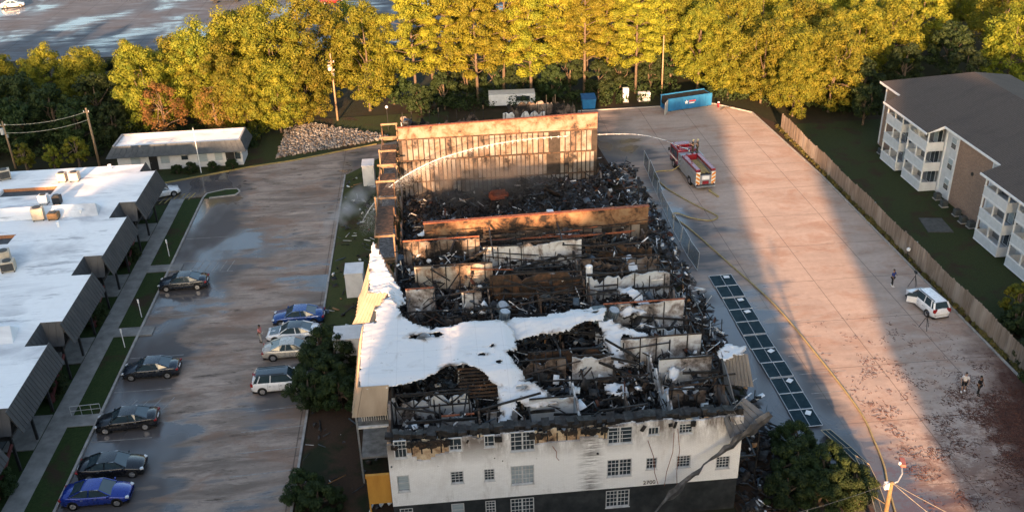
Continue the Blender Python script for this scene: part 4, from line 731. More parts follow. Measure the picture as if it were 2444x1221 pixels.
for i, (y0, y1) in enumerate(((96.5, 107.2), (72.5, 84.7), (48, 60))):     # roof aprons over the balcony bays
    x0 = XB - .45; z0 = ze - slope * (xe - x0)
    m = MB().slab((x0, y1 + .1, z0 + .02), (x0, y0 - .1, z0 + .02), (xe + .6, y0 - .1, ze + slope * .6 + .05), (xe + .6, y1 + .1, ze + slope * .6 + .05), .16); m.build('roof_apron', SHIN, AB)
    MB().bx(x0 - .08, x0 - .003, y0 - .2, y1 + .2, z0 - .2, z0 + .03).build('fascia', TRIMW, AB)
    MB().add([(x0, y0 - .14, z0 - .1), (xe + .2, y0 - .14, ze + .05), (xe + .2, y0 - .14, ze - .35), (x0, y0 - .02, z0 - .1), (xe + .2, y0 - .02, ze + .05), (xe + .2, y0 - .02, ze - .35)], [(0, 2, 1), (3, 4, 5), (0, 1, 4, 3), (1, 2, 5, 4), (2, 0, 3, 5)]).build('gable_trim', TRIMW, AB)
MB().bx(xe - .06, xe - .003, 84.9, 96.3, ze - .22, ze + .02).build('fascia', TRIMW, AB); MB().bx(xe - .06, xe - .003, 107.4, 113.0, ze - .22, ze + .02).build('fascia', TRIMW, AB)
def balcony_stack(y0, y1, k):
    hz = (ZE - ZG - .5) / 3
    MB().bx(XR_ - .028, XR_ + .02, y0 + .09, y1 - .09, ZG, ZE - .1).build('balcony_shade_panel', P('shade_grey_siding', (.20, .205, .21), (.15, .155, .16), 1.5, .75), AB)  # grey panel over the back wall paints in the shade behind the balcony
    for f in range(3):
        z = ZG + f * hz
        b = MB().bx(XB, XR_, y0, y1, z - .12, z + .06).build('balcony', SIDW, AB)
        m = MB(); m.bx(XB, XB + .1, y0, y1, z + .06, z + .95); m.bx(XB + .1, XR_, y0, y0 + .08, z + .06, z + .95); m.bx(XB + .1, XR_, y1 - .08, y1, z + .06, z + .95); m.build('knee_wall', SIDW, b)
        MB().bx(XB - .04, XB + .14, y0 - .02, y1 + .02, z + .953, z + 1.03).bx(XB - .03, XB - .003, y0, y1, z - .1, z + .04).build('cap_rail', TRIMW, b)
        m = MB()
        for j in range(3):
            y = y0 + .07 + (y1 - y0 - .14) * j / 2; m.bx(XB + .0, XB + .14, y - .06, y + .06, z + 1.03, z + hz - .13)
        m.bx(XB + .01, XB + .13, y0 + .1, y1 - .1, z + hz - .22, z + hz - .14); m.build('post', TRIMW, b)
        w = MB().bx(XR_ - .03, XR_ + .04, y0 + .5, y0 + 2.3, z + .2, z + 2.1).build('sliding_door', TRIMW, AB); MB().bx(XR_ - .05, XR_ - .032, y0 + .6, y0 + 1.36, z + .28, z + 2.02).build('pane', GLASS, w); MB().bx(XR_ - .05, XR_ - .032, y0 + 1.46, y0 + 2.2, z + .28, z + 2.02).build('pane', BLIND if (f + k) % 3 == 0 else GLASS, w)
        w = MB().bx(XR_ - .03, XR_ + .04, y1 - 1.5, y1 - .5, z + .9, z + 2.0).build('window', TRIMW, AB); MB().bx(XR_ - .05, XR_ - .032, y1 - 1.42, y1 - .58, z + .98, z + 1.92).build('pane', GLASS, w)
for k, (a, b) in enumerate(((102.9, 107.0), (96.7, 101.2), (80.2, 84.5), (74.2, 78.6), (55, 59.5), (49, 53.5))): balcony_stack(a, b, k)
for (y0, w_) in ((94.1, 1.1), (85.2, 1.0), (71.0, 1.1), (101.6, .9), (79.0, .8)):
    for f in range(3):
        z = ZG + f * 2.43 + .85; w = MB().bx(XR_ - .04, XR_ + .046, y0, y0 + w_, z, z + 1.35).build('window', TRIMW, AB); MB().bx(XR_ - .06, XR_ - .042, y0 + .08, y0 + w_ - .08, z + .08, z + .66).build('pane', GLASS, w); MB().bx(XR_ - .06, XR_ - .042, y0 + .08, y0 + w_ - .08, z + .72, z + 1.27).build('pane', BLIND, w)
for y in (86.75, 93.75, 111.9, 96.4): MB().bx(XR_ - .07, XR_ + .05, y - .1, y + .1, ZG, ZE - .03).build('corner_board', TRIMW, AB)
MB().cyl((XR_ - .05, 90.1, 4.9), .22, .06, 'x', 12).build('wall_vent', BLACKM, AB)
def condenser(x, y, label): o = tag(empty('air_conditioner', (x, y, .03)), label, 'air conditioner', 'ground air conditioners by the block'); MB().bx(-.33, .33, -.33, .33, .08, .7).build('casing', P('grey_green_case', (.07, .08, .08), (.045, .05, .05), 3, .6), o, bevel=.03); MB().cyl((0, 0, .73), .26, .06, n=14).build('fan_grille', FANM, o); MB().bx(-.4, .4, -.4, .4, 0, .08).build('pad', CONC, o)
for i, y in enumerate((94.6, 92.6, 90.2, 88.4, 87.2, 108.8)): condenser(56.2 - (i % 2) * .25, y, ('grey air conditioner %s from the far balconies, against the block wall' % ordinal(i)) if i < 5 else 'lone grey air conditioner beside the far corner of the apartment block')
tag(MB().prism([(51.2, 86.6), (53.8, 86.2), (54.2, 89.6), (51.8, 90.0)], .03, .12).build('concrete_pad', P('pad_concrete', (.075, .078, .075), (.05, .052, .05), 2, .9)), 'flat grey concrete pad lying in the lawn behind the fence', 'pad')
# distant dark-roofed shed beyond the pines
SH = tag(empty('distant_shed', (36.5, 188, 0)), 'distant pale shed with dark roof glimpsed between the pines', 'shed'); MB().bx(-5, 5, -3, 3, 0, 3).build('wall', DGREY, SH); MB().add([(-5.4, -3.4, 2.9), (5.4, -3.4, 2.9), (5.4, 3.4, 2.9), (-5.4, 3.4, 2.9), (-5.4, 0, 4.6), (5.4, 0, 4.6)], [(0, 1, 5, 4), (2, 3, 4, 5), (1, 2, 5), (3, 0, 4), (0, 3, 2, 1)]).build('roof', BLACKM, SH)
# ================================================================== TREES
def leaf_material(name, a, b, c, trans=.35):
    t = NT(name); oi = t.n.new('ShaderNodeObjectInfo'); v = t.vec((1, 1, 1)); n = t.noise(v, .9, 3, .6); f = t.noise(v, 7, 2, .6)
    col = t.ramp(t.math('ADD', t.math('MULTIPLY', n, .75), t.math('MULTIPLY', f, .25)), [(.34, a), (.5, b), (.66, c)])
    hs = t.n.new('ShaderNodeHueSaturation'); t.L(col, hs.inputs['Color']); t.L(t.math('ADD', t.math('MULTIPLY', oi.outputs['Random'], .04), .48), hs.inputs['Hue']); t.L(t.math('ADD', t.math('MULTIPLY', oi.outputs['Random'], .45), .78), hs.inputs['Value'])
    t.out(hs.outputs[0], .7, 0, .25); tr = t.n.new('ShaderNodeBsdfTranslucent'); t.L(hs.outputs[0], tr.inputs[0]); mx = t.n.new('ShaderNodeMixShader'); mx.inputs[0].default_value = trans
    t.L(t.b.outputs[0], mx.inputs[1]); t.L(tr.outputs[0], mx.inputs[2]); t.L(mx.outputs[0], t.o.inputs[0]); return t.mat
LEAF = leaf_material('broad_leaves', (.070, .105, .012), (.155, .162, .015), (.24, .215, .022))
NEED = leaf_material('pine_needles', (.09, .112, .012), (.20, .196, .017), (.29, .262, .026))
BROWN = leaf_material('autumn_leaves', (.11, .065, .022), (.18, .09, .028), (.15, .12, .03))
DARKL = leaf_material('dark_evergreen', (.012, .024, .007), (.022, .038, .010), (.040, .056, .014), .2)  # evergreen colour, darkened further in place of shade under the rear pines
def cards(rng, centers, rad, per, size, flat, name, mat, outward=None):
    n = len(centers); C = np.repeat(centers, per, 0); Rr = np.repeat(rad, per)
    d = rng.normal(0, 1, (n * per, 3)); d /= np.linalg.norm(d, axis=1)[:, None]; r = rng.uniform(.35, 1, n * per) ** .5
    off = d * (r * Rr)[:, None]; off[:, 2] *= flat; Pn = C + off
    nrm = d + rng.normal(0, .38, d.shape) + np.array([0, 0, .25]); nrm /= np.linalg.norm(nrm, axis=1)[:, None]
    a = np.cross(nrm, rng.normal(0, 1, d.shape)); a /= np.linalg.norm(a, axis=1)[:, None] + 1e-9; b = np.cross(nrm, a)
    s = size * rng.uniform(.6, 1.35, n * per)[:, None]; w = .55
    V = np.stack([Pn - a * s * .5, Pn + b * s * w * .5, Pn + a * s * .5, Pn - b * s * w * .5], 1).reshape(-1, 3)
    return npmesh(name, V, np.arange(n * per * 4).reshape(-1, 4), [mat])
def limb_pts(p, q, rnd_, bend=.12):
    p, q = Vector(p), Vector(q); L = (q - p).length; return [p, p.lerp(q, .35) + Vector((rnd_.uniform(-1, 1), rnd_.uniform(-1, 1), rnd_.uniform(0, 1))) * L * bend, p.lerp(q, .7) + Vector((rnd_.uniform(-1, 1), rnd_.uniform(-1, 1), 0)) * L * bend, q]
def make_broad(seed, H=12.5, Rc=4.7, mat=LEAF, base=.7, per=190, ncl=140, size=.29):
    r = np.random.default_rng(seed); q = random.Random(seed); cz = (H + base) / 2; hz = (H - base) / 2
    u = r.normal(0, 1, (ncl, 3)); u /= np.linalg.norm(u, axis=1)[:, None]; rr = r.uniform(.45, 1, ncl) ** .6
    lob = np.array([1 + .28 * mnoise.noise((float(a[0]) * 1.6 + seed, float(a[1]) * 1.6, float(a[2]) * 1.6)) for a in u])
    C = u * (rr * lob)[:, None] * np.array([Rc, Rc, hz]) + np.array([0, 0, cz]); rad = r.uniform(.6, 1.3, ncl) * Rc * .215
    C[:, :2] *= (1.08 - .35 * ((C[:, 2] - base) / (H - base)).clip(0, 1))[:, None]
    m = MB(); m.tube([(0, 0, -.2), (q.uniform(-.1, .1), .05, base * .6), (q.uniform(-.3, .3), q.uniform(-.3, .3), cz), (0, 0, H * .85)], [.26, .20, .12, .03], 7)
    for i in range(9): c = C[q.randrange(ncl)]; z0 = q.uniform(base * .6, cz); m.tube(limb_pts((0, 0, z0), tuple(c), q), [.10, .07, .05, .02], 5)
    return m.mesh('trunk', BARK, True), cards(r, C, rad, per, size, .8, 'crown', mat)
def make_pine(seed, H=17.5, per=200):
    r = np.random.default_rng(seed); q = random.Random(seed); m = MB(); lean = (q.uniform(-.5, .5), q.uniform(-.4, .4)); b0 = H * q.uniform(.20, .33)
    m.tube([(0, 0, -.2), (lean[0] * .3, lean[1] * .3, H * .4), (lean[0] * .8, lean[1] * .8, H * .75), (lean[0], lean[1], H * .97)], [.24, .19, .11, .03], 7); C = []; rad = []
    for i in range(44):
        t = (i + .5) / 44; z = b0 + (H - b0) * t; L = (4.3 * (1 - t ** 2.2) + .8) * q.uniform(.5, 1.12) * min(1, .6 + t * 2.5); a = i * 2.4 + q.uniform(-.5, .5); tip = (lean[0] * z / H + L * math.cos(a), lean[1] * z / H + L * math.sin(a), z + L * .22)
        m.tube(limb_pts((lean[0] * z / H, lean[1] * z / H, z - .2), tip, q, .07), [.06, .05, .035, .015], 4); C.append(tip); rad.append(q.uniform(.85, 1.35))
        for k in range(2): f = q.uniform(.5, .9); C.append((lean[0] * z / H + (tip[0] - lean[0] * z / H) * f + q.uniform(-.6, .6), lean[1] * z / H + (tip[1] - lean[1] * z / H) * f + q.uniform(-.6, .6), z + L * .22 * f + q.uniform(0, .4))); rad.append(q.uniform(.6, 1.1))
    return m.mesh('trunk', BARK, True), cards(r, np.array(C), np.array(rad), per, .27, .6, 'crown', NEED)
PROTO = {'broad': [make_broad(s) for s in (1, 2, 3, 4)], 'tall': [make_broad(s, 16, 5.0, LEAF, 1.2, 190, 170) for s in (5, 6, 7)], 'pine': [make_pine(s) for s in (1, 2, 3, 4, 5)], 'brown': [make_broad(s, 8.5, 3.4, BROWN, 1.8, 46, 70, .26) for s in (8, 9)],
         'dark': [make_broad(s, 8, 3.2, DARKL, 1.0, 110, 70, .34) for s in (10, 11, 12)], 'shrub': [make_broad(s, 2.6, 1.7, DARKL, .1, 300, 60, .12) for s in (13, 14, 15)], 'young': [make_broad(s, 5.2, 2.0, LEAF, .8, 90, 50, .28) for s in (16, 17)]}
NAMES = {'broad': 'broadleaf_tree', 'tall': 'broadleaf_tree', 'pine': 'pine_tree', 'brown': 'autumn_tree', 'dark': 'evergreen_tree', 'shrub': 'evergreen_shrub', 'young': 'young_tree'}
_tn = [0]
def tree(kind, x, y, label, group, h=None, sc=None, z=0, fat=1.0):
    i = _tn[0]; _tn[0] += 1; q = random.Random(i * 7 + 3); tr, cr = PROTO[kind][i % len(PROTO[kind])]
    s = sc if sc else q.uniform(.88, 1.14); o = empty(NAMES[kind], (x, y, z), q.uniform(0, 6.28)); o.scale = (s * fat, s * fat, s * (h or 1))
    mobj('trunk', tr, o); mobj('crown', cr, o); tag(o, label, 'shrub' if kind == 'shrub' else 'tree', group); return o
DESC = {'broad': 'rounded golden-green tree', 'tall': 'tall golden-green tree', 'pine': 'tall golden pine', 'brown': 'thin russet autumn tree', 'dark': 'dark green evergreen tree', 'young': 'young sunlit tree'}
def tree_row(items, where, group, **kw):
    """items: (kind, x, y[, scale]); each gets its own ordinal among its kind in the row, counted from the left"""
    items = sorted(items, key=lambda t: t[1]); cnt = {}; tot = {}
    for t in items: tot[DESC[t[0]]] = tot.get(DESC[t[0]], 0) + 1
    for t in items:
        d = DESC[t[0]]; c = cnt.get(d, 0); cnt[d] = c + 1
        tree(t[0], t[1], t[2], '%s%s %s' % ('' if tot[d] == 1 else ordinal(c) + ' ', d, where + ('' if tot[d] == 1 else ', counted from left')), group, sc=t[3] if len(t) > 3 else None)
tree_row([('pine', -2.5, 136, 1.0), ('pine', 2.2, 138.5, 1.05), ('pine', 6.5, 136.5, 1.0), ('pine', 10.5, 138.5, 1.1), ('pine', 14.5, 136.5, 1.08), ('pine', 18.5, 139, 1.12), ('pine', 22.5, 137, 1.05), ('pine', 26.5, 139.5, 1.0), ('pine', 30.5, 138, .92), ('pine', 0, 143, 1.1), ('pine', 8, 144, 1.15), ('pine', 16, 144, 1.15), ('pine', 24, 144, 1.1), ('pine', 33, 144, .95)], 'behind the burnt building', 'pines behind the burnt building')
tree_row([('tall', -9.5, 136.5, 1.0), ('dark', -6, 139, .9), ('dark', 1.5, 135.2, .72), ('dark', 5, 139, .9), ('dark', 9.3, 139.5, .85), ('dark', 13.5, 140, .9), ('dark', 17.6, 135.8, .75), ('dark', 20.6, 139.5, .9), ('dark', 24.5, 136.2, .72), ('dark', 28.5, 140, .85), ('dark', 33.2, 139.8, .75), ('dark', -2, 133.5, .6), ('dark', 36.5, 141, .8)], 'under the rear pines', 'understorey behind the burnt building')
tree_row([('broad', -39.5, 131, 1.0), ('tall', -32, 133, .95), ('broad', -29, 130, 1.0), ('tall', -22.5, 133.5, 1.12), ('tall', -16.8, 136.5, 1.12), ('broad', -21.5, 129.0, .85), ('broad', -18.6, 131.6, .85), ('tall', -27.5, 134.5, 1.0), ('brown', -36.5, 126.8, 1.0), ('brown', -29.5, 126.6, .9), ('broad', -25.5, 128, .8), ('broad', -34.5, 136, 1.05), ('tall', -26.5, 139, 1.0)], 'behind the small office', 'sunlit trees behind the small office')
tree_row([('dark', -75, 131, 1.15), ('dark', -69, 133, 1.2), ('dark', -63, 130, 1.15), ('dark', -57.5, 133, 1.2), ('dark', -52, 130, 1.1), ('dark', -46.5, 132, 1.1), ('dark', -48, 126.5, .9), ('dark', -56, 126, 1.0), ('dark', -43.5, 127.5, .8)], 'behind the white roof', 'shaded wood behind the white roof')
tree_row([('broad', -84, 144, .9), ('broad', -77, 142, .9), ('broad', -70, 143, .8), ('broad', -63, 140, .85), ('broad', -56.5, 142, .82), ('broad', -50, 140, .85), ('broad', -43.5, 142, .82), ('broad', -37.5, 142, .85), ('dark', -60, 147, .9), ('dark', -47, 147, .9), ('broad', -31, 147, .9), ('broad', -53, 149, .6), ('broad', -66, 149, .6), ('dark', -40, 148, .8), ('tall', -11.5, 145, .9)], 'by the far parking lot', 'trees along the far parking lot')
tree_row([('young', -52.5, 119.2, .8), ('young', -49.0, 119.0, .7), ('young', -46.0, 119.4, .9)], 'between the poles behind the white roof', 'young trees behind the white roof')
tree_row([('broad', 43.5, 133.5, .9), ('broad', 47.5, 130.5, .95), ('broad', 51.5, 128, .95), ('broad', 55.5, 125, .95), ('broad', 51, 134, 1.0), ('tall', 40, 138, .85), ('tall', 46, 140, .95), ('broad', 57, 131, .95), ('dark', 60, 124.5, .95), ('dark', 58, 119, .75), ('broad', 50.0, 124.2, .75)], 'beyond the end of the timber fence', 'trees beyond the timber fence')
tree_row([('tall', 37, 148, .95), ('broad', 43, 150, 1.0), ('tall', 52, 146, .9), ('broad', 58, 142, 1.0), ('broad', 64, 137, 1.0), ('dark', 69, 131, 1.0), ('dark', 76, 127, 1.0), ('broad', 71, 141, 1.0), ('dark', 79, 137, 1.1), ('broad', 85, 131, 1.0), ('tall', 62, 151, .9), ('broad', 70, 153, 1.0), ('broad', 80, 149, 1.0), ('tall', 90, 143, 1.0)], 'behind the apartment block', 'wood behind the apartment block')
tree_row([('broad', 46, 162, 1.0), ('broad', 54, 160, 1.0), ('tall', 63, 164, .9), ('broad', 72, 166, .95), ('broad', 82, 160, 1.0), ('tall', 92, 158, 1.0), ('broad', 101, 150, 1.0), ('broad', 50, 174, .9), ('broad', 60, 178, 1.0), ('dark', 70, 180, 1.0), ('broad', 97, 170, 1.0), ('tall', 105, 164, 1.0), ('dark', 82, 176, .9), ('broad', 40, 170, .8), ('broad', 29, 158, .9), ('broad', 36, 160, .85), ('dark', 20, 156, .9)], 'in the farthest wood', 'farthest wood')
# shrubs
SHR = [(-11.0, 71.2, 1.1, 'big dark shrub between the parked silver sedan and the building'), (-9.6, 69.4, 1.05, 'big dark shrub against the white block hut'), (-11.2, 67.8, 1.15, 'big dark shrub in front of the parked white car'), (-10.0, 65.6, 1.25, 'dark shrub beside the standing white roof, middle of the clump'), (-11.5, 64.2, 1.15, 'dark shrub at the near end of the clump by the lot kerb'), (-9.0, 63.2, 1.2, 'dark shrub closest to the tan mansard panel'), (-10.9, 52.8, .95, 'dark leafy shrub at the bottom edge beside the left lot'), (-9.6, 51.2, 1.0, 'dark leafy shrub nearest the camera on the dirt bank'),
       (23.6, 50.6, 1.2, 'big dark shrub beside the front corner of the burnt building'), (25.6, 50.0, 1.25, 'half-sunlit shrub beside the standing fence panels'), (24.6, 53.6, 1.0, 'dark shrub at the end of the fallen fence panels'), (22.2, 48.6, 1.0, 'dark shrub next to the front path'), (26.8, 48.2, 1.1, 'sunlit yellow-green shrub behind the utility pole'), (24.4, 48.0, 1.1, 'dark shrub nearest the camera on the right of the building'),
       (-33.0, 115.9, .5, 'small rounded bush west of the flagpole at the small office'), (-31.2, 115.7, .6, 'large rounded bush west of the flagpole at the small office'), (-28.6, 116.2, .5, 'small rounded bush east of the flagpole'), (-26.2, 116.3, .55, 'rounded bush beneath the office corner window'),
       (47.0, 58.2, 1.3, 'overhanging shrub at the right edge beside two people'), (48.3, 61.8, 1.2, 'overhanging shrub against the fence at the right edge'), (46.6, 54.6, 1.2, 'overhanging shrub at the right edge over red dirt'), (49.4, 66.6, 1.1, 'shrub behind the fence near its near end')]
for i, y in enumerate((91.8, 79.7, 68.2, 56.3)): SHR.append((-32.9, y, .85, 'dark round shrub in the %s mansard notch from the back' % ordinal(i)))
for x, y, s, l in SHR: tree('shrub', x, y, l, 'evergreen shrubs', sc=s, z=-.05)
tree('young', 50.2, 68.5, 'young tree with bright yellow leaves at the right edge behind the fence', 'young trees by the fence', sc=.75); tree('young', 47.8, 56.4, 'young tree with yellow leaves at the right edge beside the shrubs', 'young trees by the fence', sc=.6)
# undergrowth along the wood's edge (nobody could count it)
r_ = np.random.default_rng(9); n = 620; x = np.concatenate([r_.uniform(-80, -24, 260), r_.uniform(-6, 36, 170), r_.uniform(41, 60, 190)]); y = np.where(x < -20, r_.uniform(123.5, 131, n), np.where(x < 38, r_.uniform(133, 141, n), 133.6 - (x - 41) * .62 + r_.uniform(.5, 6, n)))
cc = np.stack([x, y, r_.uniform(.2, 1.6, n)], 1); me = cards(r_, cc, r_.uniform(.6, 1.4, n), 70, .34, .8, 'undergrowth', DARKL); tag(mobj('undergrowth', me), 'dark undergrowth along the foot of the wood', 'undergrowth', kind='stuff')
r_ = np.random.default_rng(19); n = 420; yy = r_.uniform(58, 121, n); cc = np.stack([46.35 + r_.uniform(-.12, .2, n), yy, r_.uniform(.08, .25, n)], 1); me = cards(r_, cc, r_.uniform(.12, .32, n), 26, .2, 1.0, 'verge_grass', leaf_material('dry_grass', (.06, .06, .018), (.12, .10, .03), (.18, .13, .045))); tag(mobj('verge_grass', me), 'dry golden grass along the foot of the timber fence', 'grass', kind='stuff')
# unseen wood added behind the camera; its outline shapes the shadow and lit strip
def shade_outline(u):
    T = [(-160, 33), (-72, 33), (-66, 30), (-60, 22.6), (-54, 22.2), (-52, 24), (-45, 24), (-42, 22.6), (-34, 22.8), (-22, 22.6), (-20.8, 17.6), (-15.5, 17.8), (-14.6, 22.6), (-12.4, 22.6), (-11.6, 18.5), (-9.8, 18.5), (-9.0, 22.9), (-2, 22.9), (0, 24), (4, 26), (9, 27.5), (15.2, 27.5), (16.4, 6), (25.3, 6), (26.2, 22), (29, 26), (34, 28), (38, 33), (160, 33)]
    for (a, p), (b, q) in zip(T[:-1], T[1:]):
        if a <= u <= b: return p + (q - p) * (u - a) / (b - a)
    return 20
r_ = np.random.default_rng(14); sa, ca = math.sin(SUN_AZ), math.cos(SUN_AZ); cc = []; rd = []; tk = MB()
for k in range(640):
    u = -120 + k * .37; d = -3 + r_.uniform(-3, 3); u += r_.normal(0, .9) if (14 < u < 17.5 or 24.5 < u < 28) else 0; top = shade_outline(u) - d * math.tan(SUN_EL) + r_.normal(0, .5)
    if 16.0 < u < 25.6: top = min(top, 6)
    z = top - .8
    while z > 1.5: cc.append((u * ca + d * sa + r_.normal(0, .35), -u * sa + d * ca + r_.normal(0, .8), z)); rd.append(r_.uniform(.8, 1.25)); z -= r_.uniform(.8, 1.3)
    if k % 6 == 0: tk.tube([(u * ca + d * sa, -u * sa + d * ca, 0), (u * ca + d * sa, -u * sa + d * ca, max(3, top - 2))], [.25, .08], 6)
shade_wood = tag(mobj('wood', cards(r_, np.array(cc), np.array(rd), 60, .85, 1.0, 'wood', LEAF)), 'unseen tall wood added behind the viewpoint to shape the evening shadow', 'wood', kind='stuff'); tk.build('trunks', BARK, shade_wood)
# ================================================================== VEHICLES
TRIMB = P('black_plastic_trim', (.016, .016, .017), (.010, .010, .010), 5, .6); CHROME = P('bright_metal', (.62, .62, .63), (.5, .5, .5), 5, .2, .9); LAMPR = P('red_lens', (.30, .012, .012), (.20, .008, .008), 3, .25); LAMPW = P('clear_lens', (.62, .64, .66), (.5, .52, .54), 3, .15)
CGLASS = glass_mat('car_glass', (.022, .036, .044), .05); RIM = P('alloy_rim', (.46, .46, .47), (.34, .34, .35), 6, .3, .7)
SED = dict(L=4.75, Wd=1.84, H=1.45, top=[(0, .52), (.012, .66), (.05, .74), (.14, .83), (.25, .92), (.32, .95), (.55, .965), (.76, .99), (.84, 1.04), (.93, 1.02), (.975, .93), (1, .60)], gh=(.245, .41, .67, .855))
SUV = dict(L=4.55, Wd=1.86, H=1.68, top=[(0, .60), (.012, .80), (.05, .90), (.14, .99), (.24, 1.05), (.30, 1.08), (.55, 1.10), (.80, 1.12), (.93, 1.12), (.975, 1.08), (.99, .90), (1, .62)], gh=(.22, .34, .90, .965))
def car(name, x, y, head, S, paint, label, roofmat=None, cat='car', bonnet=None, zg=0.0, rails=False):
    """head: direction the nose points (radians about z); x, y: centre on the ground"""
    root = tag(empty(name, (x, y, zg), head), label, cat, 'cars standing about the lots'); L, Wd, H = S['L'], S['Wd'], S['H']; hw0 = Wd / 2
    W_ = [(0, .74), (.02, .86), (.07, .95), (.2, 1.0), (.8, 1.0), (.93, .96), (.98, .88), (1, .76)]
    it = lambda T, t: next((a[1] + (b[1] - a[1]) * (t - a[0]) / (b[0] - a[0]) for a, b in zip(T[:-1], T[1:]) if a[0] <= t <= b[0]), T[-1][1])
    ts = sorted({0, .012, .03, .05, .09, .14, .2, .25, .32, .44, .55, .66, .76, .84, .89, .93, .96, .975, .99, 1.0}); vs = []; fs = []; n = 13
    for t in ts:
        hw = hw0 * it(W_, t); zt = it(S['top'], t); zb = .20 + .12 * max(0, (abs(t - .5) - .40) / .1); X = L / 2 - t * L
        h = [(hw * .80, zb), (hw * .97, zb + .10), (hw, zb + .26), (hw * 1.0, zb + (zt - zb) * .62), (hw * .965, zt - .08), (hw * .88, zt - .012), (0, zt + .035)]
        vs += [(X, yy, zz) for yy, zz in h] + [(X, -yy, zz) for yy, zz in h[:-1][::-1]]
    for i in range(len(ts) - 1):
        for j in range(n): a, b = i * n + j, i * n + (j + 1) % n; fs.append((a, b, b + n, a + n))
    fs += [tuple(range(n)), tuple(range((len(ts) - 1) * n, len(ts) * n))[::-1]]
    body = MB().add(vs, fs).build('body', paint, root, smooth=True); m_ = body.modifiers.new('es', 'EDGE_SPLIT'); m_.split_angle = R(50)
    t0, t1, t2, t3 = S['gh']; fx = lambda t: L / 2 - t * L; zb = lambda t: it(S['top'], t) - .01; wb, wt = hw0 * .90, hw0 * .69
    A, B, C, D = fx(t0), fx(t1), fx(t2), fx(t3); za, zd = zb(t0) + .0, zb(t3)
    lo = lambda s: [Vector((A, s * wb * .93, za)), Vector((B - .1, s * wb, zb(t1))), Vector((C, s * wb, zb(t2))), Vector((D, s * wb * .93, zd))]; hi = lambda s: [Vector((B, s * wt, H - .05)), Vector((B - .35, s * wt, H - .01)), Vector((C + .25, s * wt, H - .01)), Vector((C, s * wt * .97, H - .06))]
    g = MB().quad(lo(-1)[0], lo(1)[0], hi(1)[0], hi(-1)[0]); g.build('windscreen', CGLASS, root); MB().quad(lo(1)[3], lo(-1)[3], hi(-1)[3], hi(1)[3]).build('rear_window', CGLASS, root)
    for s in (1, -1):
        q = MB(); l, h = lo(s), hi(s); q.add([l[0], l[1], l[2], l[3], h[3], h[2], h[1], h[0]], [(0, 1, 6, 7), (1, 2, 5, 6), (2, 3, 4, 5)]); q.build('side_window', CGLASS, root)
        e = Vector((0, s * .012, .006))
        for a, b, w in ((l[0], h[0], .07), (l[3], h[3], .13 if S is SED else .16), ((l[1] + l[2]) / 2 + Vector((-.08, 0, 0)), (h[1] + h[2]) / 2, .07)): MB().beam(a + e, b + e, w, .05).build('pillar', paint, root)
        if S is SUV: MB().beam(l[2] + Vector((.1, 0, 0)) + e, h[2] + Vector((.12, 0, 0)) + e, .08, .05).build('pillar', paint, root)
        MB().beam(l[0] + e * 1.2, l[3] + e * 1.2, .03, .03).build('window_trim', CHROME if S is SED else TRIMB, root); MB().beam(h[0] + e, h[3] + e, .035, .035).build('window_trim', CHROME if S is SED else TRIMB, root)
        mr = MB().box((A - .15, s * (hw0 + .07), za + .1), (.12, .17, .12), (0, 0, s * .2)).build('mirror', paint, root, bevel=.03)
        for t, nm in ((.5, 0), (.31, 0), (.70, 0)): MB().bx(fx(t) - .006, fx(t) + .006, s * hw0 * 1.0 - .004, s * hw0 * 1.0 + .004, .38, it(S['top'], t) - .10).build('door_seam', TRIMB, root)
        for t in (.47, .66): MB().bx(fx(t) - .09, fx(t) + .09, s * hw0 - .012, s * hw0 + .022, .78, .82).build('door_handle', CHROME, root)
        MB().box((L / 2 - .17, s * hw0 * .68, .64 if S is SED else .78), (.26, .36, .13), (0, .25, -s * .45)).build('headlight', LAMPW, root, bevel=.03)
        MB().box((-L / 2 + .13, s * hw0 * .72, .80 if S is SED else .95), (.22, .36, .15 if S is SED else .34), (0, 0, s * .35)).build('tail_light', LAMPR, root, bevel=.03)
        for t in (.175, .805):
            w = MB().cyl((fx(t), s * (hw0 - .10), .33), .33, .215, 'y', 22).build('wheel', RUBBER, root, bevel=.03); r_ = MB().cyl((fx(t), s * (hw0 + .004), .33), .215, .03, 'y', 18)
            for k in range(5): a = k * 1.2566; r_.box((fx(t) + .1 * math.cos(a), s * (hw0 + .02), .33 + .1 * math.sin(a)), (.2, .02, .05), (0, -a, 0))
            r_.build('rim', RIM, w); MB().cyl((fx(t), s * (hw0 - .09), .36), .395, .195, 'y', 22).build('wheel_arch', TRIMB, root)
    rl = MB(); l, h = hi(1), hi(-1); c = [Vector((v.x, 0, v.z + .04)) for v in l]
    rl.add(l + c + h, [(i, i + 1, 5 + i, 4 + i) for i in range(3)] + [(4 + i, 5 + i, 9 + i, 8 + i) for i in range(3)]); rl.build('roof', roofmat or paint, root, smooth=True)
    MB().bx(-L / 2 - .005, -L / 2 + .03, -.26, .26, .66, .78).build('number_plate', WHITE, root); MB().bx(L / 2 - .06, L / 2 - .01, -.5, .5, .36, .52).build('grille', TRIMB, root); MB().bx(-L / 2 + .06, L / 2 - .06, -hw0 * .86, hw0 * .86, .16, .24).build('underbody', TRIMB, root)
    if bonnet: MB().add([(A + .02, -wb * .85, za + .05), (L / 2 - .3, -wb * .78, it(S['top'], .07) + .028), (L / 2 - .3, wb * .78, it(S['top'], .07) + .028), (A + .02, wb * .85, za + .05)], [(0, 1, 2, 3)]).build('bonnet', bonnet, root)
    if rails:
        for s in (1, -1): MB().beam((B - .2, s * wt * .92, H + .06), (C + .1, s * wt * .92, H + .06), .05, .05).build('roof_rail', TRIMB, root)
    return root
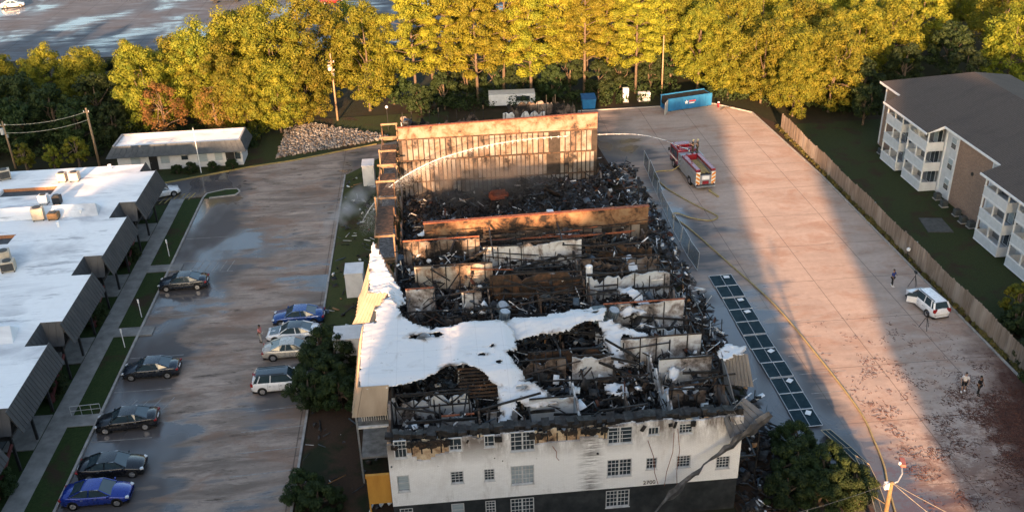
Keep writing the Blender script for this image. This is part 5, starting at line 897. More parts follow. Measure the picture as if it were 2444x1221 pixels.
BLK = car_paint('black_paint', (.012, .013, .017)); BLU = car_paint('blue_paint', (.012, .055, .22)); BLU2 = car_paint('deep_blue_paint', (.010, .035, .26)); WHT = car_paint('white_car_paint', (.74, .74, .75), metal=0.0); BEI = car_paint('champagne_paint', (.42, .385, .335), metal=.2); NAVY = car_paint('dark_slate_paint', (.016, .022, .034)); REDP = car_paint('red_car_paint', (.32, .02, .018), metal=.1); YELP = car_paint('yellow_truck_paint', (.55, .33, .03), metal=0)
PI = math.pi
car('sedan', -25.9, 85.6, PI, SED, NAVY, 'dark blue-black sedan parked alone at the far hatched bay', roofmat=BLK)
car('sedan', -25.4, 70.3, PI, SED, NAVY, 'dark slate sedan parked between the two path crossings')
car('sedan', -25.6, 63.2, PI + .06, SED, BLK, 'black sedan with grey side rims parked beside the ramped path')
car('sedan', -25.25, 57.6, .03, SED, BLK, 'glossy black sedan backed in beside the bright blue one')
car('sedan', -25.5, 54.65, .0, SED, BLU2, 'bright royal blue sedan at the bottom of the picture')
car('sedan', -13.75, 77.4, PI - .03, SED, BLU, 'mid-blue sedan nose-out beside the white black-roofed car')
car('sedan', -13.9, 74.5, PI - .05, SED, WHT, 'white sedan with black roof between blue and champagne cars', roofmat=GLASS, bonnet=GLASS)
car('sedan', -13.9, 71.8, .02, SED, BEI, 'champagne sedan half hidden by the dark shrubs')
car('suv', -14.2, 66.9, .03, SUV, WHT, 'white compact SUV with dark glass roof in left lot', roofmat=GLASS, rails=True)
car('sedan', -33.6, 108.8, .4, SED, WHT, 'white car peeping out behind the dark mansard corner')
wg = car('estate_car', 43.8, 72.0, PI / 2 + .12, SUV, WHT, 'white estate car with open driver door by the timber fence', roofmat=WHT, rails=True)
dr = MB().box((.55, 1.18, .72), (1.0, .06, .62), (0, 0, .95)).build('open_door', WHT, wg, bevel=.02); MB().box((.60, 1.2, 1.2), (.8, .03, .36), (0, 0, .95)).build('door_window', CGLASS, dr)
car('sedan', -20.5, 208, .2, SED, REDP, 'small red car far away at the top edge'); car('sedan', -90, 219, .3, SED, WHT, 'white car far off at the top left corner'); car('suv', -96, 215, .3, SUV, BLK, 'dark car far off beside the white one', zg=.02); 
FT_ = tag(empty('tow_truck', (-43.5, 214.5, .02), .1), 'yellow work truck far away at the top edge', 'truck'); MB().bx(-3.2, 1.2, -1.1, 1.1, .6, 1.1).build('flat_bed', BLACKM, FT_); MB().bx(1.3, 3.2, -1.1, 1.1, .6, 2.4).build('cab', YELP, FT_, bevel=.12); MB().bx(-3.0, 1.0, -1.0, 1.0, 1.103, 2.0).build('load_box', YELP, FT_, bevel=.05); MB().bx(2.7, 3.22, -.95, .95, 1.5, 2.2).build('windscreen', CGLASS, FT_)
for xx in (-2.2, 2.2):
    for s in (-1, 1): MB().cyl((xx, s, .45), .45, .3, 'y', 16).build('wheel', RUBBER, FT_)
# --- fire engine: nose points away from the camera
FE = tag(empty('fire_engine', (30.6, 105.5, 0), PI / 2 + .10), 'red and silver fire engine spraying water at the ruin', 'fire engine')
FRED = car_paint('fire_red', (.20, .008, .018), metal=.0); SILV = P('brushed_compartment', (.40, .41, .43), (.30, .31, .33), 2, .4, .5, stretch=(1, 1, 4)); CHEV_O = P('amber_reflective', (.75, .26, .01), (.62, .2, .01), 3, .45); CHEV_W = P('white_reflective', (.76, .74, .66), (.66, .64, .56), 3, .45)
MB().bx(-4.6, 4.6, -1.15, 1.15, .45, .75).build('chassis', BLACKM, FE)
MB().bx(1.75, 4.55, -1.22, 1.22, .7, 2.75).build('cab', FRED, FE, bevel=.12)
MB().bx(4.45, 4.585, -1.05, 1.05, 1.65, 2.5).build('windscreen', CGLASS, FE, bevel=.02)
for s in (-1, 1):
    for a, b in ((1.95, 2.85), (3.1, 4.1)): MB().bx(a, b, s * 1.19, s * 1.235, 1.65, 2.4).build('side_window', CGLASS, FE)
    MB().box((4.3, s * 1.42, 2.0), (.12, .2, .4)).build('mirror', BLACKM, FE)
    MB().bx(1.8, 4.5, s * 1.205, s * 1.238, 1.25, 1.42).build('stripe', CHEV_W, FE)
MB().bx(1.9, 4.2, -.95, .95, 2.753, 2.85).build('cab_roof_plate', FRED, FE, bevel=.04); MB().bx(2.55, 2.95, -1.05, 1.05, 2.86, 3.05).build('light_bar', LAMPR, FE, bevel=.05)
MB().bx(.55, 1.72, -1.2, 1.2, .7, 2.45).build('pump_panel', STEEL, FE, bevel=.03)
for s in (-1, 1):
    for k in range(4): MB().cyl((.8 + (k % 2) * .5, s * 1.23, 1.15 + (k // 2) * .6), .11, .12, 'y', 12).build('hose_outlet', CHROME, FE)
for s in (-1, 1):
    MB().bx(-4.5, .5, s * .72, s * 1.22, .6, 2.3).build('compartment', SILV, FE, bevel=.03)
    MB().bx(-4.45, .45, s * .66, s * 1.2, 2.303, 2.62).build('red_coaming', FRED, FE, bevel=.04)
    for k in range(4): MB().bx(-4.35 + k * 1.2, -3.25 + k * 1.2, s * 1.215, s * 1.245, 1.1 if k in (1,) else .75, 2.2).build('roller_door', SILV, FE)
    for xx in (-2.55, 3.0):
        w = MB().cyl((xx, s * 1.06, .52), .52, .34, 'y', 22).build('wheel', RUBBER, FE, bevel=.04); MB().cyl((xx, s * 1.24, .52), .3, .03, 'y', 16).build('hub', CHROME, w)
        MB().cyl((xx, s * 1.12, .56), .62, .22, 'y', 22).build('wheel_arch', BLACKM, FE)
MB().bx(-4.4, .45, -.65, .65, .75, 1.95).build('hose_bed', BLACKM, FE); MB().bx(.1, .5, -.64, .64, 1.96, 2.7).build('bed_bulkhead', FRED, FE, bevel=.03)
HOSEY = P('yellow_hose', (.34, .275, .13), (.22, .175, .08), 3, .8)
for i in range(7): MB().tube([(-4.2 + (i % 3) * .2, -.5 + i * .165, 2.02), (-2, -.5 + i * .165, 2.1 + .05 * math.sin(i * 2)), (-.1, -.5 + i * .165, 2.03)], .08, 6).build('folded_hose', HOSEY, FE)
MB().bx(-4.54, -4.45, -.66, .66, .75, 1.9).build('tailboard', SILV, FE); MB().bx(-4.85, -4.4, -1.15, 1.15, .5, .62).build('rear_step', STEEL, FE); MB().bx(-4.57, -4.545, -.45, .45, 1.35, 1.8).build('rear_panel', WHITE, FE); MB().bx(-4.57, -4.545, -.4, .4, .78, 1.2).build('rear_panel', FRED, FE)
for s in (-1, 1):
    MB().bx(-4.53, -4.505, s * .70, s * 1.21, .7, 2.28).build('chevron_panel', CHEV_W, FE)
    for k in range(3): z = .74 + k * .48; a = (.72, 1.2); MB().add([(-4.536, s * a[0], z), (-4.536, s * a[1], z + .3), (-4.536, s * a[1], z + .56), (-4.536, s * a[0], z + .26)], [(0, 1, 2, 3)]).build('chevron_stripe', CHEV_O, FE)
    MB().bx(-4.56, -4.51, s * .98 - .1, s * .98 + .1, .72, .84).build('tail_light', LAMPR, FE)
m = MB(); m.cyl((1.2, 0, 2.65), .12, .4, n=12); m.tube([(1.2, 0, 2.85), (1.2, .25, 3.05), (1.2, 1.0, 3.3)], [.1, .09, .05], 10); m.build('deck_gun', CHROME, FE)
MB().bx(-.2, 3.4, -1.42, -1.26, 2.0, 2.1).bx(-.2, 3.4, -1.42, -1.26, 2.45, 2.55).build('ladder', STEEL, FE)
# ================================================================== PEOPLE
SKIN_A = P('skin_brown', (.22, .12, .075), (.18, .095, .06), 5, .6); SKIN_B = P('skin_light', (.42, .26, .18), (.36, .22, .15), 5, .6); HAIRK = P('black_hair', (.012, .010, .009), (.007, .006, .006), 9, .6)
def skinned(name, joints, edges, mat, parent, sub=1):
    """a continuous limb/garment surface grown along connected joints: joints = {id: (xyz, radius)}"""
    ids = list(joints); me = bpy.data.meshes.new(name); me.from_pydata([joints[i][0] for i in ids], [(ids.index(a), ids.index(b)) for a, b in edges], []); me.materials.append(mat)
    o = mobj(name, me, parent); s = o.modifiers.new('skin', 'SKIN'); s.use_smooth_shade = True
    for k, i in enumerate(ids): r = joints[i][1]; v = me.skin_vertices[0].data[k]; v.radius = r if isinstance(r, tuple) else (r, r); v.use_root = (k == 0)
    q = o.modifiers.new('sub', 'SUBSURF'); q.levels = sub; q.render_levels = sub; return o
def person(x, y, head, label, shirt, trousers, skin, hair, la, ra, step=.1, z=0, helmet=None, shoes=BLACKM, shorts=False):
    """la / ra: elbow and hand points (x right, y forward, z) of each arm"""
    root = tag(empty('person', (x, y, z), head), label, 'person', 'people about the site')
    J = {'pel': ((0, 0, .95), (.16, .11)), 'sp': ((0, 0, 1.15), (.15, .11)), 'ch': ((0, .01, 1.36), (.18, .12)), 'nk': ((0, .01, 1.50), .06), 'hd0': ((0, .02, 1.60), (.075, .085)), 'hd1': ((0, .025, 1.69), (.082, .10)), 'hd2': ((0, .02, 1.76), (.06, .075))}; E = [('pel', 'sp'), ('sp', 'ch'), ('ch', 'nk'), ('nk', 'hd0'), ('hd0', 'hd1'), ('hd1', 'hd2')]
    for s, arm, t in ((-1, la, 'l'), (1, ra, 'r')):
        e, h = Vector(arm[0]), Vector(arm[1]); d = (h - e).normalized(); sd = d.cross(Vector((0, 0, 1))); sd = (sd if sd.length > .1 else Vector((s, 0, 0))).normalized()
        J[t + 's'] = ((s * .20, .0, 1.42), .065); J[t + 'e'] = (tuple(e), .045); J[t + 'w'] = (tuple(h), .030); pm = h + d * .06; J[t + 'p'] = (tuple(pm), (.038, .020)); E += [('ch', t + 's'), (t + 's', t + 'e'), (t + 'e', t + 'w'), (t + 'w', t + 'p')]
        for k, off, ln in ((0, -.030, .065), (1, -.010, .080), (2, .010, .078), (3, .030, .060)):
            a = pm + d * .035 + sd * off; b = a + d * ln * .55 + Vector((0, 0, -.006)); c = b + d * ln * .4 + Vector((0, 0, -.02)); J[t + 'f%d' % k] = (tuple(b), .009); J[t + 'g%d' % k] = (tuple(c), .008); E += [(t + 'p', t + 'f%d' % k), (t + 'f%d' % k, t + 'g%d' % k)]
        th = h + d * .03 + sd * (-s * .045); J[t + 't'] = (tuple(th), .010); J[t + 'u'] = (tuple(th + d * .035), .009); E += [(t + 'w', t + 't'), (t + 't', t + 'u')]
        f = step * s; J[t + 'h'] = ((s * .10, 0, .90), .095); J[t + 'k'] = ((s * .115, f * .6 + .02, .50), .062); J[t + 'a'] = ((s * .12, f, .09), .042); J[t + 'b'] = ((s * .13, f + .14, .04), (.04, .03)); E += [('pel', t + 'h'), (t + 'h', t + 'k'), (t + 'k', t + 'a'), (t + 'a', t + 'b')]
    skinned('body', J, E, skin, root)
    g = lambda i, r: (J[i][0], r); mid = lambda a, b, k: tuple(Vector(J[a][0]).lerp(Vector(J[b][0]), k))
    S_ = {'a': ((0, 0, .92), (.185, .135)), 'b': g('sp', (.175, .13)), 'c': g('ch', (.20, .14)), 'n': ((0, .01, 1.46), (.10, .09))}; SE = [('a', 'b'), ('b', 'c'), ('c', 'n')]
    for t in 'lr': S_[t + 's'] = g(t + 's', .085); S_[t + 'm'] = (mid(t + 's', t + 'e', .85), .068); SE += [('c', t + 's'), (t + 's', t + 'm')]
    skinned('shirt', S_, SE, shirt, root)
    T_ = {'p': ((0, 0, .96), (.175, .125))}; TE = []
    for t in 'lr': T_[t + 'h'] = g(t + 'h', .112); T_[t + 'k'] = g(t + 'k', .082); TE += [('p', t + 'h'), (t + 'h', t + 'k')]
    if not shorts:
        for t in 'lr': T_[t + 'a'] = (mid(t + 'k', t + 'a', .92), .066); TE += [(t + 'k', t + 'a')]
    skinned('trousers', T_, TE, trousers, root)
    for t in 'lr': a, b = Vector(J[t + 'a'][0]), Vector(J[t + 'b'][0]); MB().box(((a + b) / 2 + Vector((0, 0, -.015))), (.105, .28, .10)).build('shoe', shoes, root, bevel=.03)
    m = MB(); bm_ = bmesh.new(); bmesh.ops.create_uvsphere(bm_, u_segments=12, v_segments=8, radius=1); vs = [(v.co.x * .094, v.co.y * .108 - .012, v.co.z * .10 + 1.725) for v in bm_.verts if True]; fs = [tuple(v.index for v in f.verts) for f in bm_.faces if f.calc_center_median().z > -.15 or f.calc_center_median().y < -.25]; bm_.free(); m.add(vs, fs); m.build('hair' if not helmet else 'helmet', helmet or hair, root, smooth=True)
    if helmet: MB().cyl((0, .0, 1.70), .15, .02, n=14).build('helmet_brim', helmet, root)
    fc = MB(); fc.box((0, .128, 1.655), (.024, .03, .035)); fc.build('nose', skin, root, bevel=.006)
    ey = MB(); [ey.box((s * .034, .113, 1.685), (.022, .012, .011)) for s in (-1, 1)]; ey.build('eyes', BLACKM, root); MB().box((0, .108, 1.605), (.045, .01, .010)).build('mouth', P('lips', (.20, .07, .06), (.16, .06, .05), 4, .6), root); er = MB(); [er.box((s * .088, .015, 1.665), (.018, .04, .055)) for s in (-1, 1)]; er.build('ears', skin, root)
    return root
CL = lambda n, c: P('cloth_' + n, c, tuple(x * .78 for x in c), 7, .9, bump=.2)
person(42.5, 76.3, PI + .6, 'person in blue shirt and black trousers standing near the white estate car', CL('blue', (.03, .05, .20)), CL('black', (.014, .014, .016)), SKIN_A, HAIRK, ((-.30, .10, 1.18), (-.10, .30, 1.25)), ((.30, .05, 1.16), (.34, .20, 1.02)), .12, shoes=WHITE)
person(-16.8, 74.2, 1.2, 'person in pink shirt and pale trousers standing beside the parked cars', CL('pink', (.62, .22, .20)), CL('khaki', (.42, .38, .34)), SKIN_A, HAIRK, ((-.28, .0, 1.16), (-.27, .12, .94)), ((.30, .16, 1.20), (.30, .42, 1.14)), .08)
person(40.6, 59.3, PI - .5, 'person in white shirt and black shorts by the red dirt', CL('white', (.66, .63, .62)), CL('black', (.014, .014, .016)), SKIN_B, HAIRK, ((-.29, .03, 1.16), (-.26, .2, 1.0)), ((.29, .02, 1.16), (.27, .10, .92)), .14, shoes=WHITE, shorts=True)
person(41.5, 58.7, PI + .5, 'person dressed all in black beside the one in white', CL('black', (.014, .014, .016)), CL('black', (.014, .014, .016)), SKIN_A, HAIRK, ((-.28, .02, 1.16), (-.24, .18, 1.02)), ((.28, .0, 1.16), (.26, .10, .92)), .1)
TURN = CL('turnout', (.055, .047, .032)); HEL = P('yellow_helmet', (.55, .50, .30), (.42, .38, .22), 5, .4)
_c, _s = math.cos(PI / 2 + .10), math.sin(PI / 2 + .10)
for i, (lx, ly) in enumerate(((1.05, -.42), (1.05, -1.0))):
    person(30.6 + lx * _c - ly * _s, 105.5 + lx * _s + ly * _c, PI / 2 - .2, ('firefighter in dark turnout gear atop the engine, nearer the water jet', 'firefighter in dark turnout gear atop the engine, farther from the jet')[i], TURN, TURN, SKIN_B, HAIRK, ((-.28, .16, 1.2), (-.15, .38, 1.16)), ((.28, .16, 1.2), (.15, .38, 1.16)), .06, z=2.452, helmet=HEL)
# ================================================================== STREET FURNITURE AND SITE THINGS
rnd = random.Random(33)
def pole(x, y, h, lean, label, arms=(), transformer=False, r=.15):
    o = tag(empty('utility_pole', (x, y, 0)), label, 'utility pole', 'utility poles'); top = (lean[0] * h, lean[1] * h, h); MB().tube([(0, 0, -.2), (lean[0] * h * .5, lean[1] * h * .5, h * .5), top], [r, r * .85, r * .65], 10).build('shaft', POLEW, o, smooth=True)
    for z, w in arms: MB().bx(lean[0] * z - w / 2, lean[0] * z + w / 2, lean[1] * z - .2, lean[1] * z - .1, z - .06, z + .06).build('crossarm', POLEW, o); [MB().cyl((lean[0] * z + s * w * .42, lean[1] * z - .15, z + .14), .05, .16, n=8).build('insulator', WHITE, o) for s in (-1, 1)]
    if transformer: MB().cyl((lean[0] * h * .8 - .3, lean[1] * h * .8 - .1, h * .8), .24, .8, n=12).build('transformer', P('transformer_grey', (.50, .50, .49), (.4, .4, .4), 3, .5), o); MB().cyl((lean[0] * h * .7 + .2, lean[1] * h * .7 - .1, h * .7), .12, .4, n=10).build('cutout', STEEL, o)
    return o
pole(-14.0, 132.8, 9.8, (.0, .0), 'pale timber utility pole with transformer on the grassy shoulder', ((8.6, .9), (7.4, .7)), True)
pole(-43.9, 120.3, 7.8, (.0, .0), 'timber utility pole behind the white roof, west of the office', ((7.3, .7),), False, .17)
pole(-54.7, 121.0, 6.4, (-.01, .0), 'timber utility pole with transformer at the left edge', ((5.9, .7),), True)
pole(34.2, 136.5, 9.0, (-.01, .0), 'pale slim utility pole behind the blue skip', (), False, .13)
for i, (za, zb) in enumerate(((6.0, 7.35), (4.9, 6.3))):
    a, b = Vector((-54.7, 120.9, za)), Vector((-43.9, 120.2, zb)); tag(MB().tube([a.lerp(b, t) - Vector((0, 0, .5 * 4 * t * (1 - t))) for t in [k / 10 for k in range(11)]], .035, 5).build('overhead_cable', P('pale_cable', (.34, .33, .28), (.26, .25, .2), 3, .6)), ('upper overhead cable between the two left poles', 'lower overhead cable between the two left poles')[i], 'cable', 'overhead cables')
# the tall pole at the lower right with a lamp arm
LPp = tag(empty('street_light_pole', (27.1, 44.4, 0)), 'yellow-lit pole with curved lamp arm at bottom right', 'street light'); lh = Vector((-2.2, -3.6, 8.2))
MB().tube([(0, 0, -.2), tuple(lh * .5), tuple(lh)], [.16, .14, .11], 10).build('shaft', P('yellow_lit_timber', (.20, .135, .065), (.13, .09, .045), 3, .8, stretch=(1, 1, .2)), LPp, smooth=True)  # yellow evening sunlight is tinted into the shaft colour
MB().tube([tuple(lh + Vector((0, 0, -.15))), tuple(lh + Vector((.45, .15, -.1))), tuple(lh + Vector((.8, .45, .15))), tuple(lh + Vector((.9, .8, .45)))], .05, 8).build('lamp_arm', STEEL, LPp, smooth=True)
MB().box(tuple(lh + Vector((1.05, 1.05, .5))), (.32, .75, .2), (0, 0, -.3)).build('lamp_head', P('red_lamp_housing', (.30, .10, .08), (.2, .07, .05), 3, .6), LPp, bevel=.05); MB().cyl(tuple(lh + Vector((.78, .85, .62))), .08, .12, n=10).build('photocell', WHITE, LPp); MB().box(tuple(lh + Vector((-.22, .1, -.3))), (.25, .2, .45)).build('bracket_box', WHITE, LPp)
for i, q in enumerate(((16.0, 40.5, 6.2), (34.0, 36, 5.0), (31.5, 36.0, 4.2))):
    a = Vector((27.1, 44.4, 0)) + lh; b = Vector(q); tag(MB().tube([a.lerp(b, t) - Vector((0, 0, 1.2 * t * (1 - t))) for t in [k / 12 for k in range(13)]], .018, 5).build('guy_wire', P('wire_pale', (.16, .145, .12), (.1, .09, .075), 3, .5)), ('wire running from the bottom right pole towards the burnt building', 'upper wire running from the bottom right pole to the corner', 'lower wire running from the bottom right pole to the corner')[i], 'wire', 'wires of the bottom right pole')
# --- timber fence, board by board in bays
FN = tag(empty('timber_fence'), 'long weathered timber fence between right lot and apartments', 'fence')
def fence_wood():
    t = NT('weathered_fence'); X, Y, Z = t.xyz(); s = t.noise(t.vec((1, 1.6, .12)), 2.6, 5, .7); b = t.noise(t.vec((1, .35, .1)), 1.0, 3); c = t.ramp(s, [(.3, (.11, .085, .065)), (.5, (.21, .165, .13)), (.7, (.30, .235, .18))]); c = t.mix(t.ramp(b, [(.5, 0), (.62, .6)]), c, (.42, .36, .30)); t.out(c, .9, 0, .2); t.bump(s, .3, .02); return t.mat
FW_ = fence_wood(); y = 119.3; k = 0
while y > 40:
    L = 2.42; m = MB(); n = 17; z1 = 2.25 + .1 * math.sin(k * 1.3)
    for i in range(n): yy = y - L + L * i / n; g = rnd.uniform(-.015, .015); m.bx(46.58 + g, 46.605 + g, yy + .006, yy + L / n - .006, .06 + rnd.uniform(0, .06), z1 + rnd.uniform(-.06, .05))
    p = m.build('fence_bay', FW_, FN); p['kind'] = 'stuff'; MB().bx(46.625, 46.70, y - L, y - .02, .45, .55).bx(46.625, 46.70, y - L, y - .02, 1.7, 1.8).build('rail', FW_, p); MB().bx(46.63, 46.74, y - .12, y, 0, z1 - .02).build('post', STEEL if k in (12, 16) else FW_, FN)
    y -= L; k += 1
# --- temporary fence: fallen mesh panels on the lot, standing ones at both ends
MESHM = P('dark_teal_windscreen', (.018, .040, .052), (.010, .026, .036), 2.0, .9, spec=.15); PIPE = P('fence_pipe', (.44, .46, .48), (.32, .34, .36), 5, .45, .3)
FF = tag(empty('fallen_fence'), 'row of fallen construction fence panels with dark mesh lying on the lot', 'fence panels')
for i in range(11):
    y0 = 80.4 - i * 2.2; xs = 25.75 + .02 * i + .06 * math.sin(i); w = 2.25 - .03 * i; z = .10 + .03 * math.sin(i * 2.1)
    c = [(xs, y0 - 2.12, z), (xs + w, y0 - 2.12, z + .05), (xs + w, y0, z + .04), (xs, y0, z)]; pn = MB().slab(*c, .012).build('mesh_panel', MESHM, FF)
    m = MB(); [m.tube([c[a], c[b]], .035, 6) for a, b in ((0, 1), (1, 2), (2, 3), (3, 0))]; m.tube([((c[0][0] + c[1][0]) / 2, c[0][1], z + .05), ((c[0][0] + c[1][0]) / 2, c[2][1], z + .05)], .03, 6); m.build('pipe_frame', PIPE, pn)
    if i in (0, 2, 3, 6, 8, 10): MB().box((xs + w * .72, y0 - .55, z + .09), (.55, .42, .02), (0, 0, .1 * i)).build('sign_plate', WHITE, pn)
def mesh_material():
    t = NT('sheer_fence_mesh'); X, Y, Z = t.xyz(); n = t.noise(t.vec((1, 1, 1)), 1.2, 4); t.out(t.ramp(n, [(.4, (.05, .075, .088)), (.7, (.10, .13, .145))]), .7, 0, .3)
    ln = t.math('MAXIMUM', t.line(t.math('ADD', t.math('ADD', X, Y), Z), .09, .022), t.line(t.math('SUBTRACT', t.math('ADD', X, Y), Z), .09, .022)); t.L(t.math('ADD', t.math('MULTIPLY', ln, .35), .22, True), t.b.inputs['Alpha']); return t.mat
SHEER = mesh_material()
SF = tag(empty('standing_mesh_fence'), 'standing construction fence with sheer bluish mesh along the building east side', 'fence')
pp = [(25.6, 109.5), (25.5, 106.4), (25.3, 103.3), (25.2, 100.2), (25.0, 97.1), (24.9, 94), (24.8, 90.9), (24.8, 87.8), (24.8, 84.8), (25.0, 81.8)]
for i, (a, b) in enumerate(zip(pp[:-1], pp[1:])):
    t_ = .35 * math.sin(i * 1.1); p = MB().add([(*a, .1), (*b, .1), (b[0] + t_ * .5, b[1], 1.95), (a[0] + t_ * .5, a[1], 1.95)], [(0, 1, 2, 3)]).build('mesh_panel', SHEER, SF); p.modifiers.new('t', 'SOLIDIFY').thickness = .01
    m = MB(); q = [(*a, .05), (*b, .05), (b[0] + t_ * .5, b[1], 2.0), (a[0] + t_ * .5, a[1], 2.0)]; [m.tube([q[u], q[v]], .03, 6) for u, v in ((0, 1), (1, 2), (2, 3), (3, 0))]; m.build('pipe_frame', PIPE, p)
WARM = P('sunlit_pipe', (.50, .40, .26), (.40, .31, .2), 4, .5, .2); NF = tag(empty('near_mesh_fence'), 'leaning construction fence panels beside the half-sunlit shrub', 'fence')
pp = [(28.3, 55.8), (29.0, 53.6), (29.5, 51.6), (29.3, 49.6), (28.9, 47.5), (28.4, 45.4)]
for i, (a, b) in enumerate(zip(pp[:-1], pp[1:])):
    d = -1.5 if i > 1 else -1.0; zt = 1.5 if i > 1 else .5; q = [(*a, .06), (*b, .06), (b[0] + d, b[1] - .5, zt), (a[0] + d, a[1] - .5, zt)]
    p = MB().add(q, [(0, 1, 2, 3)]).build('mesh_panel', MESHM if i < 2 else SHEER, NF); p.modifiers.new('t', 'SOLIDIFY').thickness = .01; m = MB(); [m.tube([q[u], q[v]], .035, 6) for u, v in ((0, 1), (1, 2), (2, 3), (3, 0))]; a_, b_ = (Vector(q[0]) + Vector(q[3])) / 2, (Vector(q[1]) + Vector(q[2])) / 2; m.tube([a_, b_], .028, 6); m.build('pipe_frame', WARM, p)
# --- hoses and water
def spline(pts, n=8):
    o = []; P_ = [Vector(p) for p in pts]; P_ = [P_[0] * 2 - P_[1]] + P_ + [P_[-1] * 2 - P_[-2]]
    for i in range(1, len(P_) - 2):
        for k in range(n):
            t = k / n; a, b, c, d = P_[i - 1:i + 3]; o.append(.5 * ((2 * b) + (c - a) * t + (2 * a - 5 * b + 4 * c - d) * t * t + (3 * b - a - 3 * c + d) * t ** 3))
    return o + [P_[-2]]
tag(MB().tube(spline([(29.3, 106.2, 1.1), (28.5, 106.9, .25), (26.9, 107.2, .09), (26.2, 106.0, .09), (26.7, 102.1, .09), (28.5, 97.6, .09), (30.1, 94.5, .09), (30.4, 93.4, .09), (29.3, 92.7, .09), (27.5, 93.6, .1), (26.2, 95.0, .12), (25.6, 94.2, .12), (26.7, 90.7, .09), (28.5, 82.7, .09), (30.3, 74.1, .09), (31.1, 64.9, .09), (31.4, 57.8, .09), (31.0, 54.2, .09), (30.5, 51.4, .09), (29.8, 49.1, .09), (28.5, 44, .09)], 10), .075, 8).build('fire_hose', HOSEY, smooth=True), 'yellow supply hose looping from the engine down the right lot', 'hose')
tag(MB().tube([(31.5, 100.4, .13), (32.0, 98.7, .13)], .12, 8).bx(31.35, 31.65, 100.3, 100.5, .02, .3).build('suction_pipe', HOSEY), 'short yellow pipe lying behind the engine', 'pipe')
def water_mat():
    t = NT('spray_water'); t.out((.80, .83, .86), .35, 0, .5); n = t.noise(t.vec((1, 1, 1)), 2.5, 5, .7); t.L(t.ramp(n, [(.35, .12), (.65, .6)]), t.b.inputs['Alpha']); t.b.inputs['Transmission Weight'].default_value = .15; return t.mat
WATER = water_mat()
arc = spline([(29.5, 106.8, 3.3), (26.5, 106.9, 4.55), (22.9, 105.6, 5.75), (16.3, 102.6, 7.1), (9.65, 99.6, 8.1), (4.8, 97.4, 8.4), (.2, 95.9, 7.9), (-3.0, 95.2, 6.8), (-5.6, 94.9, 5.2), (-7.4, 94.8, 3.4), (-8.6, 94.8, 1.6)], 8)
JET = tag(MB().tube(arc, [.035 + .03 * (i / len(arc)) for i in range(len(arc))], 8).build('water_jet', WATER, smooth=True), 'white arc of water thrown from the engine over the ruin', 'water jet', kind='stuff')
r_ = np.random.default_rng(4); n = 16000; t_ = r_.beta(2.2, 1.05, n); ai = np.array([list(a) for a in arc]); ix = np.clip((t_ * (len(arc) - 1)).astype(int), 0, len(arc) - 1); C = ai[ix] + r_.normal(0, 1, (n, 3)) * (.03 + .42 * t_[:, None] ** 2.5); C[:, 2] -= r_.exponential(.9, n) * t_ ** 4 * 2.0
s_ = r_.uniform(.006, .020, n); o = boxcloud('spray_drops', C, np.stack([s_ * 2, s_, s_], 1), rotmats(r_, n), [WATER], np.zeros(n, int), JET); o['kind'] = 'stuff'
def vapour(name, c, d, dens, col, label, seed, rz=0):
    bm_ = bmesh.new(); bmesh.ops.create_icosphere(bm_, subdivisions=4, radius=1)
    for v in bm_.verts: k = 1 + .3 * mnoise.noise(v.co * 1.6 + Vector((seed, 0, 0))); v.co = Vector((v.co.x * d[0] * k, v.co.y * d[1] * k, v.co.z * d[2] * k))
    me = bpy.data.meshes.new(name); bm_.to_mesh(me); bm_.free(); o = mobj(name, me, None, c, rz)
    m = bpy.data.materials.new(name); m.use_nodes = True; t = m.node_tree; t.nodes.clear(); out = t.nodes.new('ShaderNodeOutputMaterial'); pv = t.nodes.new('ShaderNodeVolumePrincipled'); pv.inputs['Color'].default_value = (*col, 1); tc = t.nodes.new('ShaderNodeTexCoord'); nz = t.nodes.new('ShaderNodeTexNoise'); nz.inputs['Scale'].default_value = .55; nz.inputs['Detail'].default_value = 4; rp = t.nodes.new('ShaderNodeValToRGB'); rp.color_ramp.elements[0].position = .40; rp.color_ramp.elements[1].position = .72; mu = t.nodes.new('ShaderNodeMath'); mu.operation = 'MULTIPLY'; mu.inputs[1].default_value = dens
    t.links.new(tc.outputs['Object'], nz.inputs[0]); t.links.new(nz.outputs[0], rp.inputs[0]); mp = t.nodes.new('ShaderNodeMapping'); mp.inputs['Scale'].default_value = (1 / d[0], 1 / d[1], 1 / d[2]); gr = t.nodes.new('ShaderNodeTexGradient'); gr.gradient_type = 'SPHERICAL'; t.links.new(tc.outputs['Object'], mp.inputs[0]); t.links.new(mp.outputs[0], gr.inputs[0]); m2 = t.nodes.new('ShaderNodeMath'); m2.operation = 'MULTIPLY'; t.links.new(rp.outputs[0], m2.inputs[0]); t.links.new(gr.outputs['Fac'], m2.inputs[1]); t.links.new(m2.outputs[0], mu.inputs[0]); t.links.new(mu.outputs[0], pv.inputs['Density']); t.links.new(pv.outputs[0], out.inputs['Volume']); me.materials.append(m); tag(o, label, 'vapour', kind='stuff'); return o
vapour('spray_mist', (-10.2, 100.0, 1.2), (1.6, 8.5, 1.5), 1.1, (.8, .82, .85), 'drifting white spray left of the timber balconies', 1, -.36)
vapour('smoke', (5.0, 96.8, 4.6), (9.0, 2.2, 3.6), 1.3, (.26, .24, .23), 'grey veil of spray and smoke under the water jet', 2)
